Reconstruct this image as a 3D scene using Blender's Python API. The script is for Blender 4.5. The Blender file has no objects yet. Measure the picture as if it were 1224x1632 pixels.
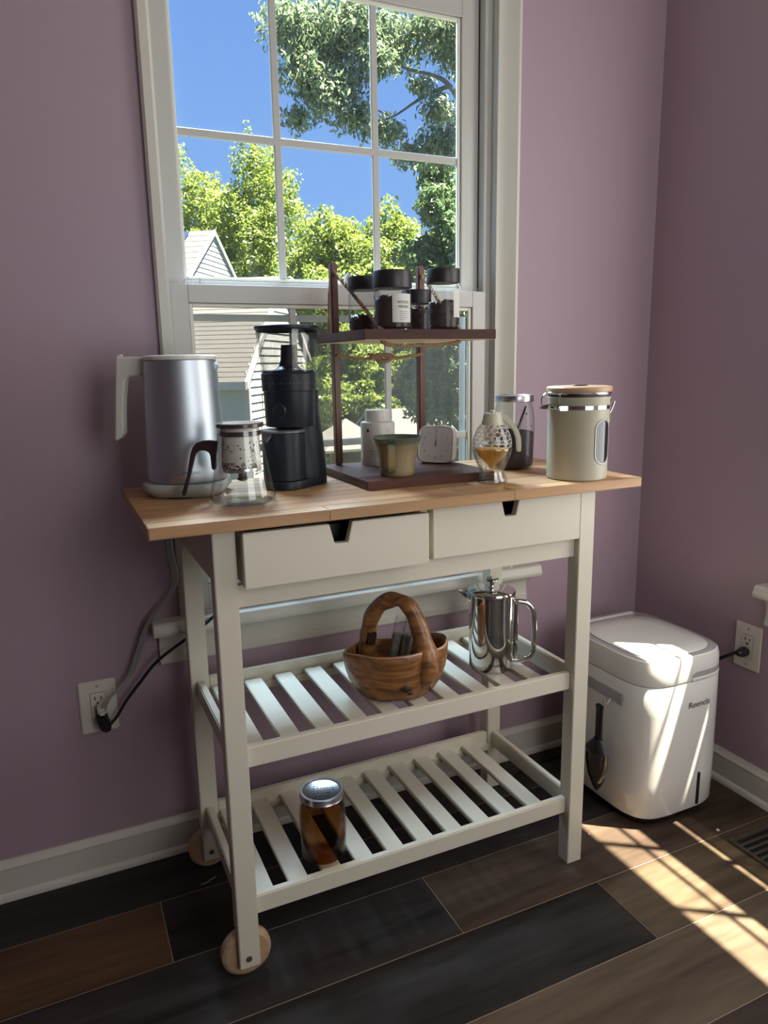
import bpy, bmesh, math, random
import numpy as np
from mathutils import Vector, Matrix
random.seed(7)
S = bpy.context.scene
C = S.collection
PI = math.pi

# ------------------------------------------------------------------ camera
cd = bpy.data.cameras.new('camera')
cd.sensor_fit = 'VERTICAL'; cd.sensor_height = 24.0
cd.lens = 24.0 * 1162.46 / 1632.0
cd.clip_start = 0.05; cd.clip_end = 400
cam = bpy.data.objects.new('camera', cd); C.objects.link(cam)
_yaw, _pitch, _roll = -0.42697, -0.20203, -0.01816
_f = Vector((-math.sin(_yaw)*math.cos(_pitch), math.cos(_yaw)*math.cos(_pitch), math.sin(_pitch)))
_r = Vector((math.cos(_yaw), math.sin(_yaw), 0)); _u = _r.cross(_f)
_r2 = _r*math.cos(_roll) + _u*math.sin(_roll); _u2 = -_r*math.sin(_roll) + _u*math.cos(_roll)
cam.matrix_world = Matrix(((_r2.x, _u2.x, -_f.x, -0.1227), (_r2.y, _u2.y, -_f.y, -1.154), (_r2.z, _u2.z, -_f.z, 1.1456), (0, 0, 0, 1)))
S.camera = cam

# ------------------------------------------------------------------ exposure, sky, sun, fill lamps
S.view_settings.view_transform = 'Standard'; S.view_settings.look = 'None'
S.view_settings.gamma = 1.0; S.view_settings.use_curve_mapping = False
S.view_settings.exposure = 0.0
S.cycles.use_denoising = True
S.cycles.max_bounces = 10; S.cycles.diffuse_bounces = 5; S.cycles.glossy_bounces = 5
S.cycles.transparent_max_bounces = 24; S.cycles.transmission_bounces = 8
S.cycles.sample_clamp_indirect = 6.0
S.cycles.caustics_reflective = False; S.cycles.caustics_refractive = False

W = bpy.data.worlds.new('sky'); S.world = W; W.use_nodes = True
nt = W.node_tree; nt.nodes.clear()
_o = nt.nodes.new('ShaderNodeOutputWorld'); _b = nt.nodes.new('ShaderNodeBackground')
_tc = nt.nodes.new('ShaderNodeTexCoord'); _sx = nt.nodes.new('ShaderNodeSeparateXYZ'); _cr = nt.nodes.new('ShaderNodeValToRGB')
_cr.color_ramp.elements[0].position = 0.0; _cr.color_ramp.elements[0].color = (0.30, 0.54, 0.99, 1)
_cr.color_ramp.elements[1].position = 0.75; _cr.color_ramp.elements[1].color = (0.11, 0.27, 0.80, 1)
nt.links.new(_tc.outputs['Generated'], _sx.inputs[0]); nt.links.new(_sx.outputs['Z'], _cr.inputs[0])
nt.links.new(_cr.outputs[0], _b.inputs[0]); nt.links.new(_b.outputs[0], _o.inputs[0]); _b.inputs[1].default_value = 1.0

def lamp(name, kind, energy, color, loc=(0, 0, 0), direction=(0, 0, -1), size=None, angle=None, spread=None):
    l = bpy.data.lights.new(name, kind); l.energy = energy; l.color = color
    if size: l.shape = 'RECTANGLE'; l.size, l.size_y = size
    if angle is not None: l.angle = angle
    if spread: l.spread = math.radians(spread)
    o = bpy.data.objects.new(name, l); C.objects.link(o); o.location = loc
    o.rotation_euler = Vector(direction).to_track_quat('-Z', 'Y').to_euler(); return o
SUN_EL = math.radians(70.9)
lamp('sun', 'SUN', 56.0, (1.0, 0.89, 0.70), (3, -3, 6), (-0.823*math.cos(SUN_EL), 0.568*math.cos(SUN_EL), -math.sin(SUN_EL)), angle=math.radians(0.53))
# added fill lamps: behind the camera, at the side window, above the viewed window
lamp('rear_fill', 'AREA', 18.0, (1.0, 0.92, 0.80), (0.88, -2.02, 1.35), (0.0, 1, -0.03), size=(1.10, 1.45))
lamp('side_window_fill', 'AREA', 12.5, (1.0, 0.96, 0.90), (1.466, -0.44, 1.30), (-1, 0, 0), size=(0.70, 1.30))
lamp('north_fill', 'AREA', 1000.0, (0.58, 0.77, 1.0), (0.60, 2.10, 3.35), (-0.02, -0.53, -0.85), size=(1.6, 1.0))

# ------------------------------------------------------------------ materials
MAT = {}
def mat(name, col, rough=0.5, metal=0.0, var=0.0, scale=20.0, bump=0.0, bscale=None, stretch=None, coat=0.0, spec=None, objcol=False, sss=0):
    """procedural principled material with noise colour variation and bump"""
    m = bpy.data.materials.new(name); m.use_nodes = True; n = m.node_tree.nodes; L = m.node_tree.links
    p = n['Principled BSDF']; p.inputs['Roughness'].default_value = rough; p.inputs['Metallic'].default_value = metal
    p.inputs['Coat Weight'].default_value = coat
    if spec is not None: p.inputs['Specular IOR Level'].default_value = spec
    c = (*col, 1)
    tc = n.new('ShaderNodeTexCoord'); mp = n.new('ShaderNodeMapping'); L.new(tc.outputs['Object'], mp.inputs[0])
    if stretch: mp.inputs['Scale'].default_value = stretch
    no = n.new('ShaderNodeTexNoise'); no.inputs['Scale'].default_value = scale; no.inputs['Detail'].default_value = 5
    L.new(mp.outputs[0], no.inputs[0])
    mx = n.new('ShaderNodeMix'); mx.data_type = 'RGBA'
    mx.inputs['A'].default_value = tuple(x*(1-var) for x in col)+(1,); mx.inputs['B'].default_value = tuple(min(1, x*(1+var)) for x in col)+(1,)
    L.new(no.outputs['Fac'], mx.inputs['Factor']); out = mx.outputs['Result']
    if objcol:
        oi = n.new('ShaderNodeObjectInfo'); mm = n.new('ShaderNodeMix'); mm.data_type = 'RGBA'; mm.blend_type = 'MULTIPLY'; mm.inputs['Factor'].default_value = 1
        L.new(out, mm.inputs['A']); L.new(oi.outputs['Color'], mm.inputs['B']); out = mm.outputs['Result']
    L.new(out, p.inputs['Base Color'])
    if bump:
        nb = n.new('ShaderNodeTexNoise'); nb.inputs['Scale'].default_value = bscale or scale*3; nb.inputs['Detail'].default_value = 3; L.new(mp.outputs[0], nb.inputs[0])
        b = n.new('ShaderNodeBump'); b.inputs['Strength'].default_value = bump; b.inputs['Distance'].default_value = 0.002
        L.new(nb.outputs['Fac'], b.inputs['Height']); L.new(b.outputs[0], p.inputs['Normal'])
    MAT[name] = m; return m
def wood(name, dark, light, rough=0.4, axis='X', scale=6.0, dist=0.8, grain=60.0, bump=0.15, objcol=False, coat=0.0):
    m = bpy.data.materials.new(name); m.use_nodes = True; n = m.node_tree.nodes; L = m.node_tree.links
    p = n['Principled BSDF']; p.inputs['Roughness'].default_value = rough; p.inputs['Coat Weight'].default_value = coat
    p.inputs['Specular IOR Level'].default_value = {'plank': 0.12, 'walnut': 0.18}.get(name, 0.5)
    tc = n.new('ShaderNodeTexCoord'); mp = n.new('ShaderNodeMapping'); L.new(tc.outputs['Object'], mp.inputs[0])
    oi = n.new('ShaderNodeObjectInfo'); ad = n.new('ShaderNodeVectorMath'); ad.operation = 'MULTIPLY_ADD'
    ad.inputs[1].default_value = (1, 1, 1)
    cb = n.new('ShaderNodeCombineXYZ'); mu = n.new('ShaderNodeMath'); mu.operation = 'MULTIPLY'; mu.inputs[1].default_value = 37.0
    L.new(oi.outputs['Random'], mu.inputs[0]); [L.new(mu.outputs[0], cb.inputs[i]) for i in range(3)]
    L.new(tc.outputs['Object'], ad.inputs[0]); L.new(cb.outputs[0], ad.inputs[2]); L.new(ad.outputs[0], mp.inputs[0])
    s = {'X': (0.12, 1, 1), 'Y': (1, 0.12, 1), 'Z': (1, 1, 0.12)}[axis]; mp.inputs['Scale'].default_value = s
    n1 = n.new('ShaderNodeTexNoise'); n1.inputs['Scale'].default_value = scale; n1.inputs['Detail'].default_value = 6; n1.inputs['Distortion'].default_value = dist
    n2 = n.new('ShaderNodeTexNoise'); n2.inputs['Scale'].default_value = grain; n2.inputs['Detail'].default_value = 4
    L.new(mp.outputs[0], n1.inputs[0]); L.new(mp.outputs[0], n2.inputs[0])
    a = n.new('ShaderNodeMath'); a.operation = 'MULTIPLY_ADD'; a.inputs[1].default_value = 0.45
    L.new(n2.outputs['Fac'], a.inputs[0]); L.new(n1.outputs['Fac'], a.inputs[2])
    r = n.new('ShaderNodeValToRGB'); r.color_ramp.elements[0].position = 0.45; r.color_ramp.elements[1].position = 0.98
    r.color_ramp.elements[0].color = (*dark, 1); r.color_ramp.elements[1].color = (*light, 1); L.new(a.outputs[0], r.inputs[0])
    out = r.outputs[0]
    if objcol:
        mm = n.new('ShaderNodeMix'); mm.data_type = 'RGBA'; mm.blend_type = 'MULTIPLY'; mm.inputs['Factor'].default_value = 1
        L.new(out, mm.inputs['A']); L.new(oi.outputs['Color'], mm.inputs['B']); out = mm.outputs['Result']
    L.new(out, p.inputs['Base Color'])
    b = n.new('ShaderNodeBump'); b.inputs['Strength'].default_value = bump; b.inputs['Distance'].default_value = 0.001
    L.new(a.outputs[0], b.inputs['Height']); L.new(b.outputs[0], p.inputs['Normal'])
    MAT[name] = m; return m
def thin_glass(name, tint=(1, 1, 1), refl=0.10, rough=0.02, edge=0.55, haze=0.0, hazecol=(0.8, 0.85, 0.85)):
    """thin-walled glass: transparent with fresnel reflection; denser towards grazing angles as a real thin wall is"""
    m = bpy.data.materials.new(name); m.use_nodes = True; n = m.node_tree.nodes; L = m.node_tree.links; n.clear()
    o = n.new('ShaderNodeOutputMaterial'); tr = n.new('ShaderNodeBsdfTransparent'); gl = n.new('ShaderNodeBsdfGlossy'); gl.inputs['Roughness'].default_value = rough
    lw = n.new('ShaderNodeLayerWeight'); lw.inputs['Blend'].default_value = 0.35
    cm = n.new('ShaderNodeMix'); cm.data_type = 'RGBA'; cm.inputs['A'].default_value = (*tint, 1); cm.inputs['B'].default_value = tuple(t*edge for t in tint)+(1,)
    pw = n.new('ShaderNodeMath'); pw.operation = 'POWER'; pw.inputs[1].default_value = 2.5
    L.new(lw.outputs['Facing'], pw.inputs[0]); L.new(pw.outputs[0], cm.inputs['Factor']); L.new(cm.outputs['Result'], tr.inputs[0])
    fr = n.new('ShaderNodeMath'); fr.operation = 'MULTIPLY_ADD'; fr.inputs[1].default_value = 0.75; fr.inputs[2].default_value = refl*0.4
    p5 = n.new('ShaderNodeMath'); p5.operation = 'POWER'; p5.inputs[1].default_value = 4.0; L.new(lw.outputs['Facing'], p5.inputs[0]); L.new(p5.outputs[0], fr.inputs[0])
    ms = n.new('ShaderNodeMixShader'); L.new(fr.outputs[0], ms.inputs[0]); L.new(tr.outputs[0], ms.inputs[1]); L.new(gl.outputs[0], ms.inputs[2])
    out = ms.outputs[0]
    if haze:
        df = n.new('ShaderNodeBsdfDiffuse'); df.inputs[0].default_value = (*hazecol, 1)
        m2 = n.new('ShaderNodeMixShader'); m2.inputs[0].default_value = haze
        tc = n.new('ShaderNodeTexCoord'); mp = n.new('ShaderNodeMapping'); mp.inputs['Scale'].default_value = (26, 26, 2.5); no = n.new('ShaderNodeTexNoise'); no.inputs['Scale'].default_value = 1.6
        mh = n.new('ShaderNodeMath'); mh.operation = 'MULTIPLY'; mh.inputs[1].default_value = haze*2
        L.new(tc.outputs['Object'], mp.inputs[0]); L.new(mp.outputs[0], no.inputs[0]); L.new(no.outputs['Fac'], mh.inputs[0]); L.new(mh.outputs[0], m2.inputs[0])
        L.new(out, m2.inputs[1]); L.new(df.outputs[0], m2.inputs[2]); out = m2.outputs[0]
    L.new(out, o.inputs[0]); MAT[name] = m; return m
def leafmat(name, c1, c2):
    m = bpy.data.materials.new(name); m.use_nodes = True; n = m.node_tree.nodes; L = m.node_tree.links; n.clear()
    o = n.new('ShaderNodeOutputMaterial'); g = n.new('ShaderNodeNewGeometry'); mx = n.new('ShaderNodeMix'); mx.data_type = 'RGBA'
    mx.inputs['A'].default_value = (*c1, 1); mx.inputs['B'].default_value = (*c2, 1); L.new(g.outputs['Random Per Island'], mx.inputs['Factor'])
    d = n.new('ShaderNodeBsdfDiffuse'); t = n.new('ShaderNodeBsdfTranslucent'); s = n.new('ShaderNodeMixShader'); s.inputs[0].default_value = 0.4
    gl = n.new('ShaderNodeBsdfGlossy'); gl.inputs['Roughness'].default_value = 0.35; gl.inputs[0].default_value = (0.8, 0.85, 0.8, 1); s2 = n.new('ShaderNodeMixShader'); s2.inputs[0].default_value = 0.04
    L.new(mx.outputs['Result'], d.inputs[0]); L.new(mx.outputs['Result'], t.inputs[0]); L.new(d.outputs[0], s.inputs[1]); L.new(t.outputs[0], s.inputs[2])
    L.new(s.outputs[0], s2.inputs[1]); L.new(gl.outputs[0], s2.inputs[2]); L.new(s2.outputs[0], o.inputs[0]); MAT[name] = m; return m

mat('wall_paint', (0.36, 0.262, 0.312), 0.62, var=0.02, scale=4, bump=0.05, bscale=260)
mat('wall_outside', (0.6, 0.6, 0.58), 0.8)
mat('ceiling_paint', (0.78, 0.76, 0.74), 0.8)
mat('trim_white', (0.58, 0.555, 0.49), 0.38, var=0.03, scale=12)
mat('vinyl_white', (0.47, 0.46, 0.43), 0.32, var=0.02, scale=8)
mat('vinyl_bead', (0.70, 0.69, 0.60), 0.35)
mat('gap_dark', (0.05, 0.045, 0.045), 0.7)
mat('cart_paint', (0.65, 0.61, 0.50), 0.34, var=0.025, scale=9, bump=0.03, bscale=150)
wood('butcher', (0.30, 0.150, 0.060), (0.56, 0.340, 0.165), 0.42, 'X', 9, grain=70, bump=0.1, objcol=True)
wood('walnut', (0.030, 0.011, 0.008), (0.105, 0.043, 0.030), 0.45, 'X', 12, grain=110, bump=0.4)
wood('walnut_under_lit', (0.74, 0.58, 0.40), (0.88, 0.74, 0.56), 0.6, 'X', 10, grain=90, bump=0.2)  # pale wood, lightened to carry light bounced off the worktop
wood('post_wood', (0.060, 0.020, 0.014), (0.150, 0.060, 0.040), 0.4, 'Z', 14, grain=80, bump=0.15)
wood('burl', (0.055, 0.018, 0.006), (0.42, 0.185, 0.062), 0.38, 'X', 26, dist=3.5, grain=70, bump=0.3, coat=0.1)
mat('burl_dark', (0.03, 0.013, 0.008), 0.5, var=0.3)
mat('burl_rim', (0.50, 0.30, 0.20), 0.35, var=0.1)
wood('wheel_wood', (0.38, 0.245, 0.14), (0.54, 0.39, 0.25), 0.45, 'X', 8, grain=50, bump=0.08)
wood('lid_wood', (0.34, 0.19, 0.10), (0.52, 0.34, 0.20), 0.4, 'X', 14, grain=90, bump=0.1)
wood('plank', (0.16, 0.14, 0.13), (1.0, 0.95, 0.90), 0.52, 'X', 5, grain=45, bump=0.25, objcol=True)
mat('subfloor_seam_light', (0.36, 0.27, 0.19), 0.7)  # pale tan puts the light on plank bevels into the seams
mat('steel_brushed', (0.50, 0.55, 0.60), 0.42, 1.0, var=0.03, scale=30, stretch=(1, 1, 0.05))
mat('chrome', (0.66, 0.65, 0.63), 0.06, 1.0)
mat('steel', (0.55, 0.54, 0.52), 0.22, 1.0, var=0.05)
mat('tin', (0.52, 0.53, 0.54), 0.25, 1.0, var=0.05)
mat('kettle_white', (0.68, 0.66, 0.62), 0.22)
mat('kettle_base', (0.36, 0.37, 0.355), 0.3)
mat('rubber', (0.03, 0.025, 0.03), 0.6)
mat('dark_brown', (0.035, 0.018, 0.022), 0.35)
mat('lid_brown', (0.06, 0.035, 0.035), 0.25, coat=0.4)
mat('grinder_black', (0.010, 0.014, 0.022), 0.40, spec=0.28)
mat('grinder_trim', (0.10, 0.105, 0.11), 0.3)
mat('jar_lid', (0.022, 0.016, 0.018), 0.42)
mat('tea_bits', (0.045, 0.028, 0.022), 0.7, var=0.6, scale=60)
mat('coffee', (0.030, 0.016, 0.016), 0.6, var=0.3, scale=90, bump=0.4, bscale=500)
mat('label_paper', (0.55, 0.55, 0.50), 0.6, var=0.06)
mat('ink', (0.03, 0.03, 0.035), 0.6)
mat('ink_grey', (0.16, 0.16, 0.15), 0.6)
mat('ceramic_white', (0.60, 0.59, 0.55), 0.35, var=0.02)
mat('clock_white', (0.62, 0.60, 0.60), 0.4)
mat('clock_case', (0.56, 0.50, 0.49), 0.35)
mat('rope', (0.36, 0.23, 0.13), 0.8, var=0.25, scale=300, bump=0.8, bscale=700)
mat('honey_cap', (0.50, 0.47, 0.36), 0.4)
mat('canister_paint', (0.41, 0.38, 0.285), 0.42, var=0.02, scale=5, bump=0.05, bscale=600)
mat('bezel', (0.22, 0.22, 0.21), 0.4, 1.0)
mat('seal_black', (0.02, 0.02, 0.02), 0.5)
mat('window_dark', (0.012, 0.016, 0.02), 0.08, spec=0.8)
mat('bin_white', (0.74, 0.73, 0.69), 0.20, coat=0.3)
mat('bin_grey', (0.37, 0.36, 0.365), 0.25, coat=0.3)
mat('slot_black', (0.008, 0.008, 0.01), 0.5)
mat('scoop_black', (0.012, 0.012, 0.013), 0.3)
thin_glass('scoop_clear', (0.17, 0.15, 0.12), 0.3, 0.1, 0.4)
mat('plate_white', (0.66, 0.62, 0.54), 0.35)
mat('cord_grey', (0.24, 0.23, 0.21), 0.45)
mat('cord_black', (0.008, 0.008, 0.010), 0.4)
mat('vent_brown', (0.10, 0.075, 0.055), 0.45, 0.3, var=0.3, scale=60)
mat('herb', (0.28, 0.27, 0.23), 0.8, var=0.7, scale=120)
mat('frosted', (0.66, 0.67, 0.60), 0.4, var=0.03)
thin_glass('window_glass', (0.97, 0.985, 0.975), 0.0, 0.0, 0.95, 0.018)
thin_glass('window_glass_low', (0.93, 0.95, 0.935), 0.0, 0.0, 0.95, 0.055)
def screen(name):
    """woven insect screen: the wires close up as the ray comes in more obliquely"""
    m = bpy.data.materials.new(name); m.use_nodes = True; n = m.node_tree.nodes; L = m.node_tree.links; n.clear()
    o = n.new('ShaderNodeOutputMaterial'); tr = n.new('ShaderNodeBsdfTransparent'); df = n.new('ShaderNodeBsdfDiffuse'); df.inputs[0].default_value = (.10, .10, .10, 1)
    lw = n.new('ShaderNodeLayerWeight'); lw.inputs['Blend'].default_value = .5
    c = n.new('ShaderNodeMath'); c.operation = 'SUBTRACT'; c.inputs[0].default_value = 1.0; L.new(lw.outputs['Facing'], c.inputs[1])
    d = n.new('ShaderNodeMath'); d.operation = 'DIVIDE'; d.use_clamp = True; d.inputs[0].default_value = .115; L.new(c.outputs[0], d.inputs[1])
    p = n.new('ShaderNodeMath'); p.operation = 'MULTIPLY'; p.use_clamp = True; p.inputs[1].default_value = 2.0; L.new(d.outputs[0], p.inputs[0])
    ms = n.new('ShaderNodeMixShader'); L.new(p.outputs[0], ms.inputs[0]); L.new(tr.outputs[0], ms.inputs[1]); L.new(df.outputs[0], ms.inputs[2]); L.new(ms.outputs[0], o.inputs[0]); MAT[name] = m
screen('screen')
thin_glass('clear_glass', (0.955, 0.97, 0.97), 0.24, 0.02, 0.18)
thin_glass('jar_glass', (0.93, 0.95, 0.955), 0.05, 0.02, 0.40)
mat('comb_line', (0.66, 0.65, 0.62), 0.15)
thin_glass('honey_glass', (0.965, 0.965, 0.965), 0.28, 0.03, 0.36)
thin_glass('hopper_glass', (0.86, 0.86, 0.86), 0.14, 0.03, 0.35)
thin_glass('honey_fluid', (0.99, 0.76, 0.20), 0.06, 0.03, 0.80, 0.34, (0.95, 0.52, 0.06))
thin_glass('brew', (0.60, 0.37, 0.19), 0.05, 0.05, 0.55)
mat('lawn', (0.060, 0.070, 0.034), 0.9, var=0.4, scale=0.6)
mat('siding', (0.52, 0.54, 0.58), 0.7)
mat('roof_pale', (0.13, 0.125, 0.12), 0.8, var=0.15, scale=6)
mat('siding_trim', (0.50, 0.51, 0.53), 0.6)
mat('shingle', (0.072, 0.070, 0.074), 0.85, var=0.25, scale=9)
mat('solar', (0.02, 0.03, 0.08), 0.15)
mat('solar_frame', (0.3, 0.32, 0.36), 0.4)
mat('deck_wood', (0.20, 0.13, 0.085), 0.7, var=0.2)
mat('bark', (0.10, 0.075, 0.06), 0.9, var=0.4, scale=10)
mat('bark_pale', (0.16, 0.14, 0.14), 0.9, var=0.3, scale=10)
leafmat('leaf_sun', (0.125, 0.195, 0.035), (0.30, 0.375, 0.075))
leafmat('leaf_mid', (0.12, 0.19, 0.045), (0.29, 0.35, 0.09))
leafmat('leaf_deep', (0.06, 0.13, 0.055), (0.19, 0.29, 0.12))
leafmat('leaf_oak', (0.085, 0.15, 0.08), (0.29, 0.36, 0.22))

# ------------------------------------------------------------------ mesh helpers
def link(name, me, m=None, parent=None, loc=None, rot=None):
    o = bpy.data.objects.new(name, me); C.objects.link(o)
    if m is not None: me.materials.append(MAT[m]) if not me.materials else None
    if parent is not None: o.parent = parent
    if loc is not None: o.location = loc
    if rot is not None: o.rotation_euler = rot
    return o
class MB:
    def __init__(s): s.v = []; s.f = []
    def add(s, v, f):
        k = len(s.v); s.v += [tuple(p) for p in v]; s.f += [tuple(i+k for i in q) for q in f]; return s
    def box(s, x0, x1, y0, y1, z0, z1):
        return s.add([(x0,y0,z0),(x1,y0,z0),(x1,y1,z0),(x0,y1,z0),(x0,y0,z1),(x1,y0,z1),(x1,y1,z1),(x0,y1,z1)],
                     [(3,2,1,0),(4,5,6,7),(0,1,5,4),(1,2,6,5),(2,3,7,6),(3,0,4,7)])
    def lathe(s, prof, n=48, cx=0, cy=0, cap0=False, cap1=False, rot=None):
        v = []; f = []
        for r, z in prof:
            for i in range(n):
                a = 2*PI*i/n; v.append((cx+r*math.cos(a), cy+r*math.sin(a), z))
        for j in range(len(prof)-1):
            for i in range(n):
                k = (i+1) % n; f.append((j*n+i, j*n+k, (j+1)*n+k, (j+1)*n+i))
        if cap0: f.append(tuple(range(n-1, -1, -1)))
        if cap1: f.append(tuple((len(prof)-1)*n+i for i in range(n)))
        if rot: v = [rot @ Vector(p) for p in v]
        return s.add(v, f)
    def tube(s, pts, r, n=10, caps=True, flat=1.0):
        pts = [Vector(p) for p in pts]; m = len(pts); rad = r if isinstance(r, (list, tuple)) else [r]*m
        v = []; f = []; ref = None
        for i, p in enumerate(pts):
            t = (pts[min(i+1, m-1)]-pts[max(i-1, 0)]).normalized()
            if ref is None: ref = t.orthogonal().normalized()
            else: ref = (ref - t*ref.dot(t)).normalized()
            b = t.cross(ref)
            for k in range(n):
                a = 2*PI*k/n; v.append(p + (ref*math.cos(a)*flat + b*math.sin(a))*rad[i])
        for i in range(m-1):
            for k in range(n):
                k2 = (k+1) % n; f.append((i*n+k, i*n+k2, (i+1)*n+k2, (i+1)*n+k))
        if caps: f.append(tuple(range(n-1, -1, -1))); f.append(tuple((m-1)*n+k for k in range(n)))
        return s.add(v, f)
    def prism(s, outline, a0, a1, plane='xz'):
        """outline (p,q) extruded along the third axis from a0 to a1"""
        n = len(outline); put = {'xz': lambda p, q, a: (p, a, q), 'xy': lambda p, q, a: (p, q, a), 'yz': lambda p, q, a: (a, p, q)}[plane]
        v = [put(p, q, a0) for p, q in outline]+[put(p, q, a1) for p, q in outline]
        f = [tuple(range(n)), tuple(range(2*n-1, n-1, -1))]+[(i, i+n, (i+1) % n+n, (i+1) % n) for i in range(n)]
        return s.add(v, f)
    def mesh(s, name, bevel=0, seg=2, sharp=35, fix=True):
        me = bpy.data.meshes.new(name); me.from_pydata(s.v, [], s.f); me.update()
        if fix or bevel:
            bm = bmesh.new(); bm.from_mesh(me)
            if fix: bmesh.ops.recalc_face_normals(bm, faces=bm.faces)
            if bevel:
                ed = [e for e in bm.edges if len(e.link_faces) == 2 and e.calc_face_angle(0) > math.radians(30)]
                bmesh.ops.bevel(bm, geom=ed, offset=bevel, segments=seg, affect='EDGES', clamp_overlap=True)
            bm.to_mesh(me); bm.free()
        me.polygons.foreach_set('use_smooth', [True]*len(me.polygons)); me.set_sharp_from_angle(angle=math.radians(sharp)); me.update()
        return me
    def build(s, name, m, parent=None, bevel=0, seg=2, sharp=35, loc=None, rot=None, fix=True):
        return link(name, s.mesh(name, bevel, seg, sharp, fix), m, parent, loc, rot)
def empty(name, loc=(0, 0, 0), rz=0.0):
    o = bpy.data.objects.new(name, None); C.objects.link(o); o.location = loc; o.rotation_euler = (0, 0, rz); o.empty_display_size = 0.05; return o
def tag(o, label, cat, group=None, kind=None):
    o['label'] = label; o['category'] = cat
    if group: o['group'] = group
    if kind: o['kind'] = kind
    return o
def struct(o, label=None):
    o['kind'] = 'structure'
    if label: o['label'] = label
    return o
def lab(o, s): o['label'] = s; return o
def smooth_path(pts, k=6, closed=False):
    """Catmull-Rom"""
    P = [Vector(p) for p in pts]; out = []; n = len(P)
    for i in range(n-1):
        p0 = P[max(i-1, 0)]; p1 = P[i]; p2 = P[i+1]; p3 = P[min(i+2, n-1)]
        for j in range(k):
            t = j/k; out.append(0.5*((2*p1)+(p2-p0)*t+(2*p0-5*p1+4*p2-p3)*t*t+(3*p1-p0-3*p2+p3)*t**3))
    out.append(P[-1]); return out
def superellipse(a, b, e, n=64, cx=0, cy=0):
    o = []
    for i in range(n):
        t = 2*PI*i/n; c, s = math.cos(t), math.sin(t)
        o.append((cx+a*math.copysign(abs(c)**(2/e), c), cy+b*math.copysign(abs(s)**(2/e), s)))
    return o
def loft(rings, cap0=True, cap1=True):
    m = MB(); n = len(rings[0]); v = [p for r in rings for p in r]; f = []
    for j in range(len(rings)-1):
        for i in range(n):
            k = (i+1) % n; f.append((j*n+i, j*n+k, (j+1)*n+k, (j+1)*n+i))
    if cap0: f.append(tuple(range(n-1, -1, -1)))
    if cap1: f.append(tuple((len(rings)-1)*n+i for i in range(n)))
    return m.add(v, f)
def text(name, body, size, m, parent, fn, spacing=1.0):
    """flat lettering: glyph outlines turned into a mesh and laid on a surface by fn(x, y) -> point"""
    cu = bpy.data.curves.new(name, 'FONT'); cu.body = body; cu.size = size; cu.align_x = 'CENTER'; cu.resolution_u = 3; cu.space_character = spacing
    t = bpy.data.objects.new(name+'_tmp', cu); C.objects.link(t)
    dg = bpy.context.evaluated_depsgraph_get(); me = bpy.data.meshes.new_from_object(t.evaluated_get(dg))
    bpy.data.objects.remove(t); me.name = name; me.materials.clear()
    for v in me.vertices: v.co = Vector(fn(v.co.x, v.co.y))
    me.update(); return link(name, me, m, parent)
VY = -0.42697   # viewing azimuth: several things are turned side-on to it

# ================================================================== SETTING
YW, XW = 0.487, 1.472        # window wall face, right wall face
XL, YF, ZC = -2.4, -1.9, 2.44
fl = MB().box(XL, XW+.2, YF, YW+.2, -0.12, -0.0011).build('floor', 'subfloor_seam_light'); struct(fl, 'dark brown wood plank floor')
rows = []; k = 0; y = 0.505
while y > YF:
    rows.append((y-0.1825, y, k)); y -= 0.1825; k += 1
joints = {0: -0.62, 1: -0.005, 2: 0.545, 3: 0.89, 4: 0.30}
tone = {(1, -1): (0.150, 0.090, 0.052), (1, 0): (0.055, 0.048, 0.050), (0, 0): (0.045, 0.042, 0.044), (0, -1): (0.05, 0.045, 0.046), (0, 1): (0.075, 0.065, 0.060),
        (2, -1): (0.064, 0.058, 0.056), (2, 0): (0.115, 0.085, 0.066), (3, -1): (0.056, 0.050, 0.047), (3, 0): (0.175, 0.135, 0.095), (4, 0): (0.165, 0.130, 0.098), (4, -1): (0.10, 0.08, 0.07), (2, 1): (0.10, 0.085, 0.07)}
PL = 1.22; g = 0.0009
pm_ = MB().box(g, PL-g, g, 0.1825-g, -0.001, 0).mesh('plank', bevel=0.0006, seg=1)
pm_.materials.append(MAT['plank'])
for y0, y1, k in rows:
    j = joints.get(k, -0.4+0.37*((k*7) % 5)); i0 = math.floor((XL-j)/PL)
    for i in range(i0, 8):
        x0 = j+i*PL
        if x0 > XW+0.1: break
        o = link('plank', pm_, None, fl, (x0, y0, 0))
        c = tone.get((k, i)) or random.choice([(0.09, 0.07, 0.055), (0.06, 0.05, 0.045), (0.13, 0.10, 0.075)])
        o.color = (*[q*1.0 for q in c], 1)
struct(MB().box(XL, XW+.2, YF, YW+.2, ZC, ZC+.1).build('ceiling', 'ceiling_paint'), 'white ceiling')

# window openings (along-wall coordinate s, height z)
S0, S1, Z0, Z1 = 0.136, 0.947, 0.565, 2.10
T = 0.11
wb = MB().box(XL-.1, S0, YW, YW+T, -.1, ZC).box(S1, XW+T, YW, YW+T, -.1, ZC).box(S0, S1, YW, YW+T, -.1, Z0).box(S0, S1, YW, YW+T, Z1, ZC)
struct(wb.build('wall_back', 'wall_paint'), 'mauve painted wall with the window')
o2 = 0.086                       # window_2: world y = o2 - s
ya, yb = o2-S1, o2-S0
R0, R1 = 0.32, 1.44              # opening for the added fill window behind the camera
wr = MB().box(XW, XW+T, yb, YW+.05, -.1, ZC).box(XW, XW+T, YF, ya, -.1, ZC).box(XW, XW+T, ya, yb, -.1, Z0).box(XW, XW+T, ya, yb, Z1, ZC)
struct(wr.build('wall_right', 'wall_paint'), 'mauve painted right wall')
struct(MB().box(XL-.1, XL, YF, YW, -.1, ZC).build('wall_left', 'wall_paint'), 'mauve painted left wall')
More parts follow.
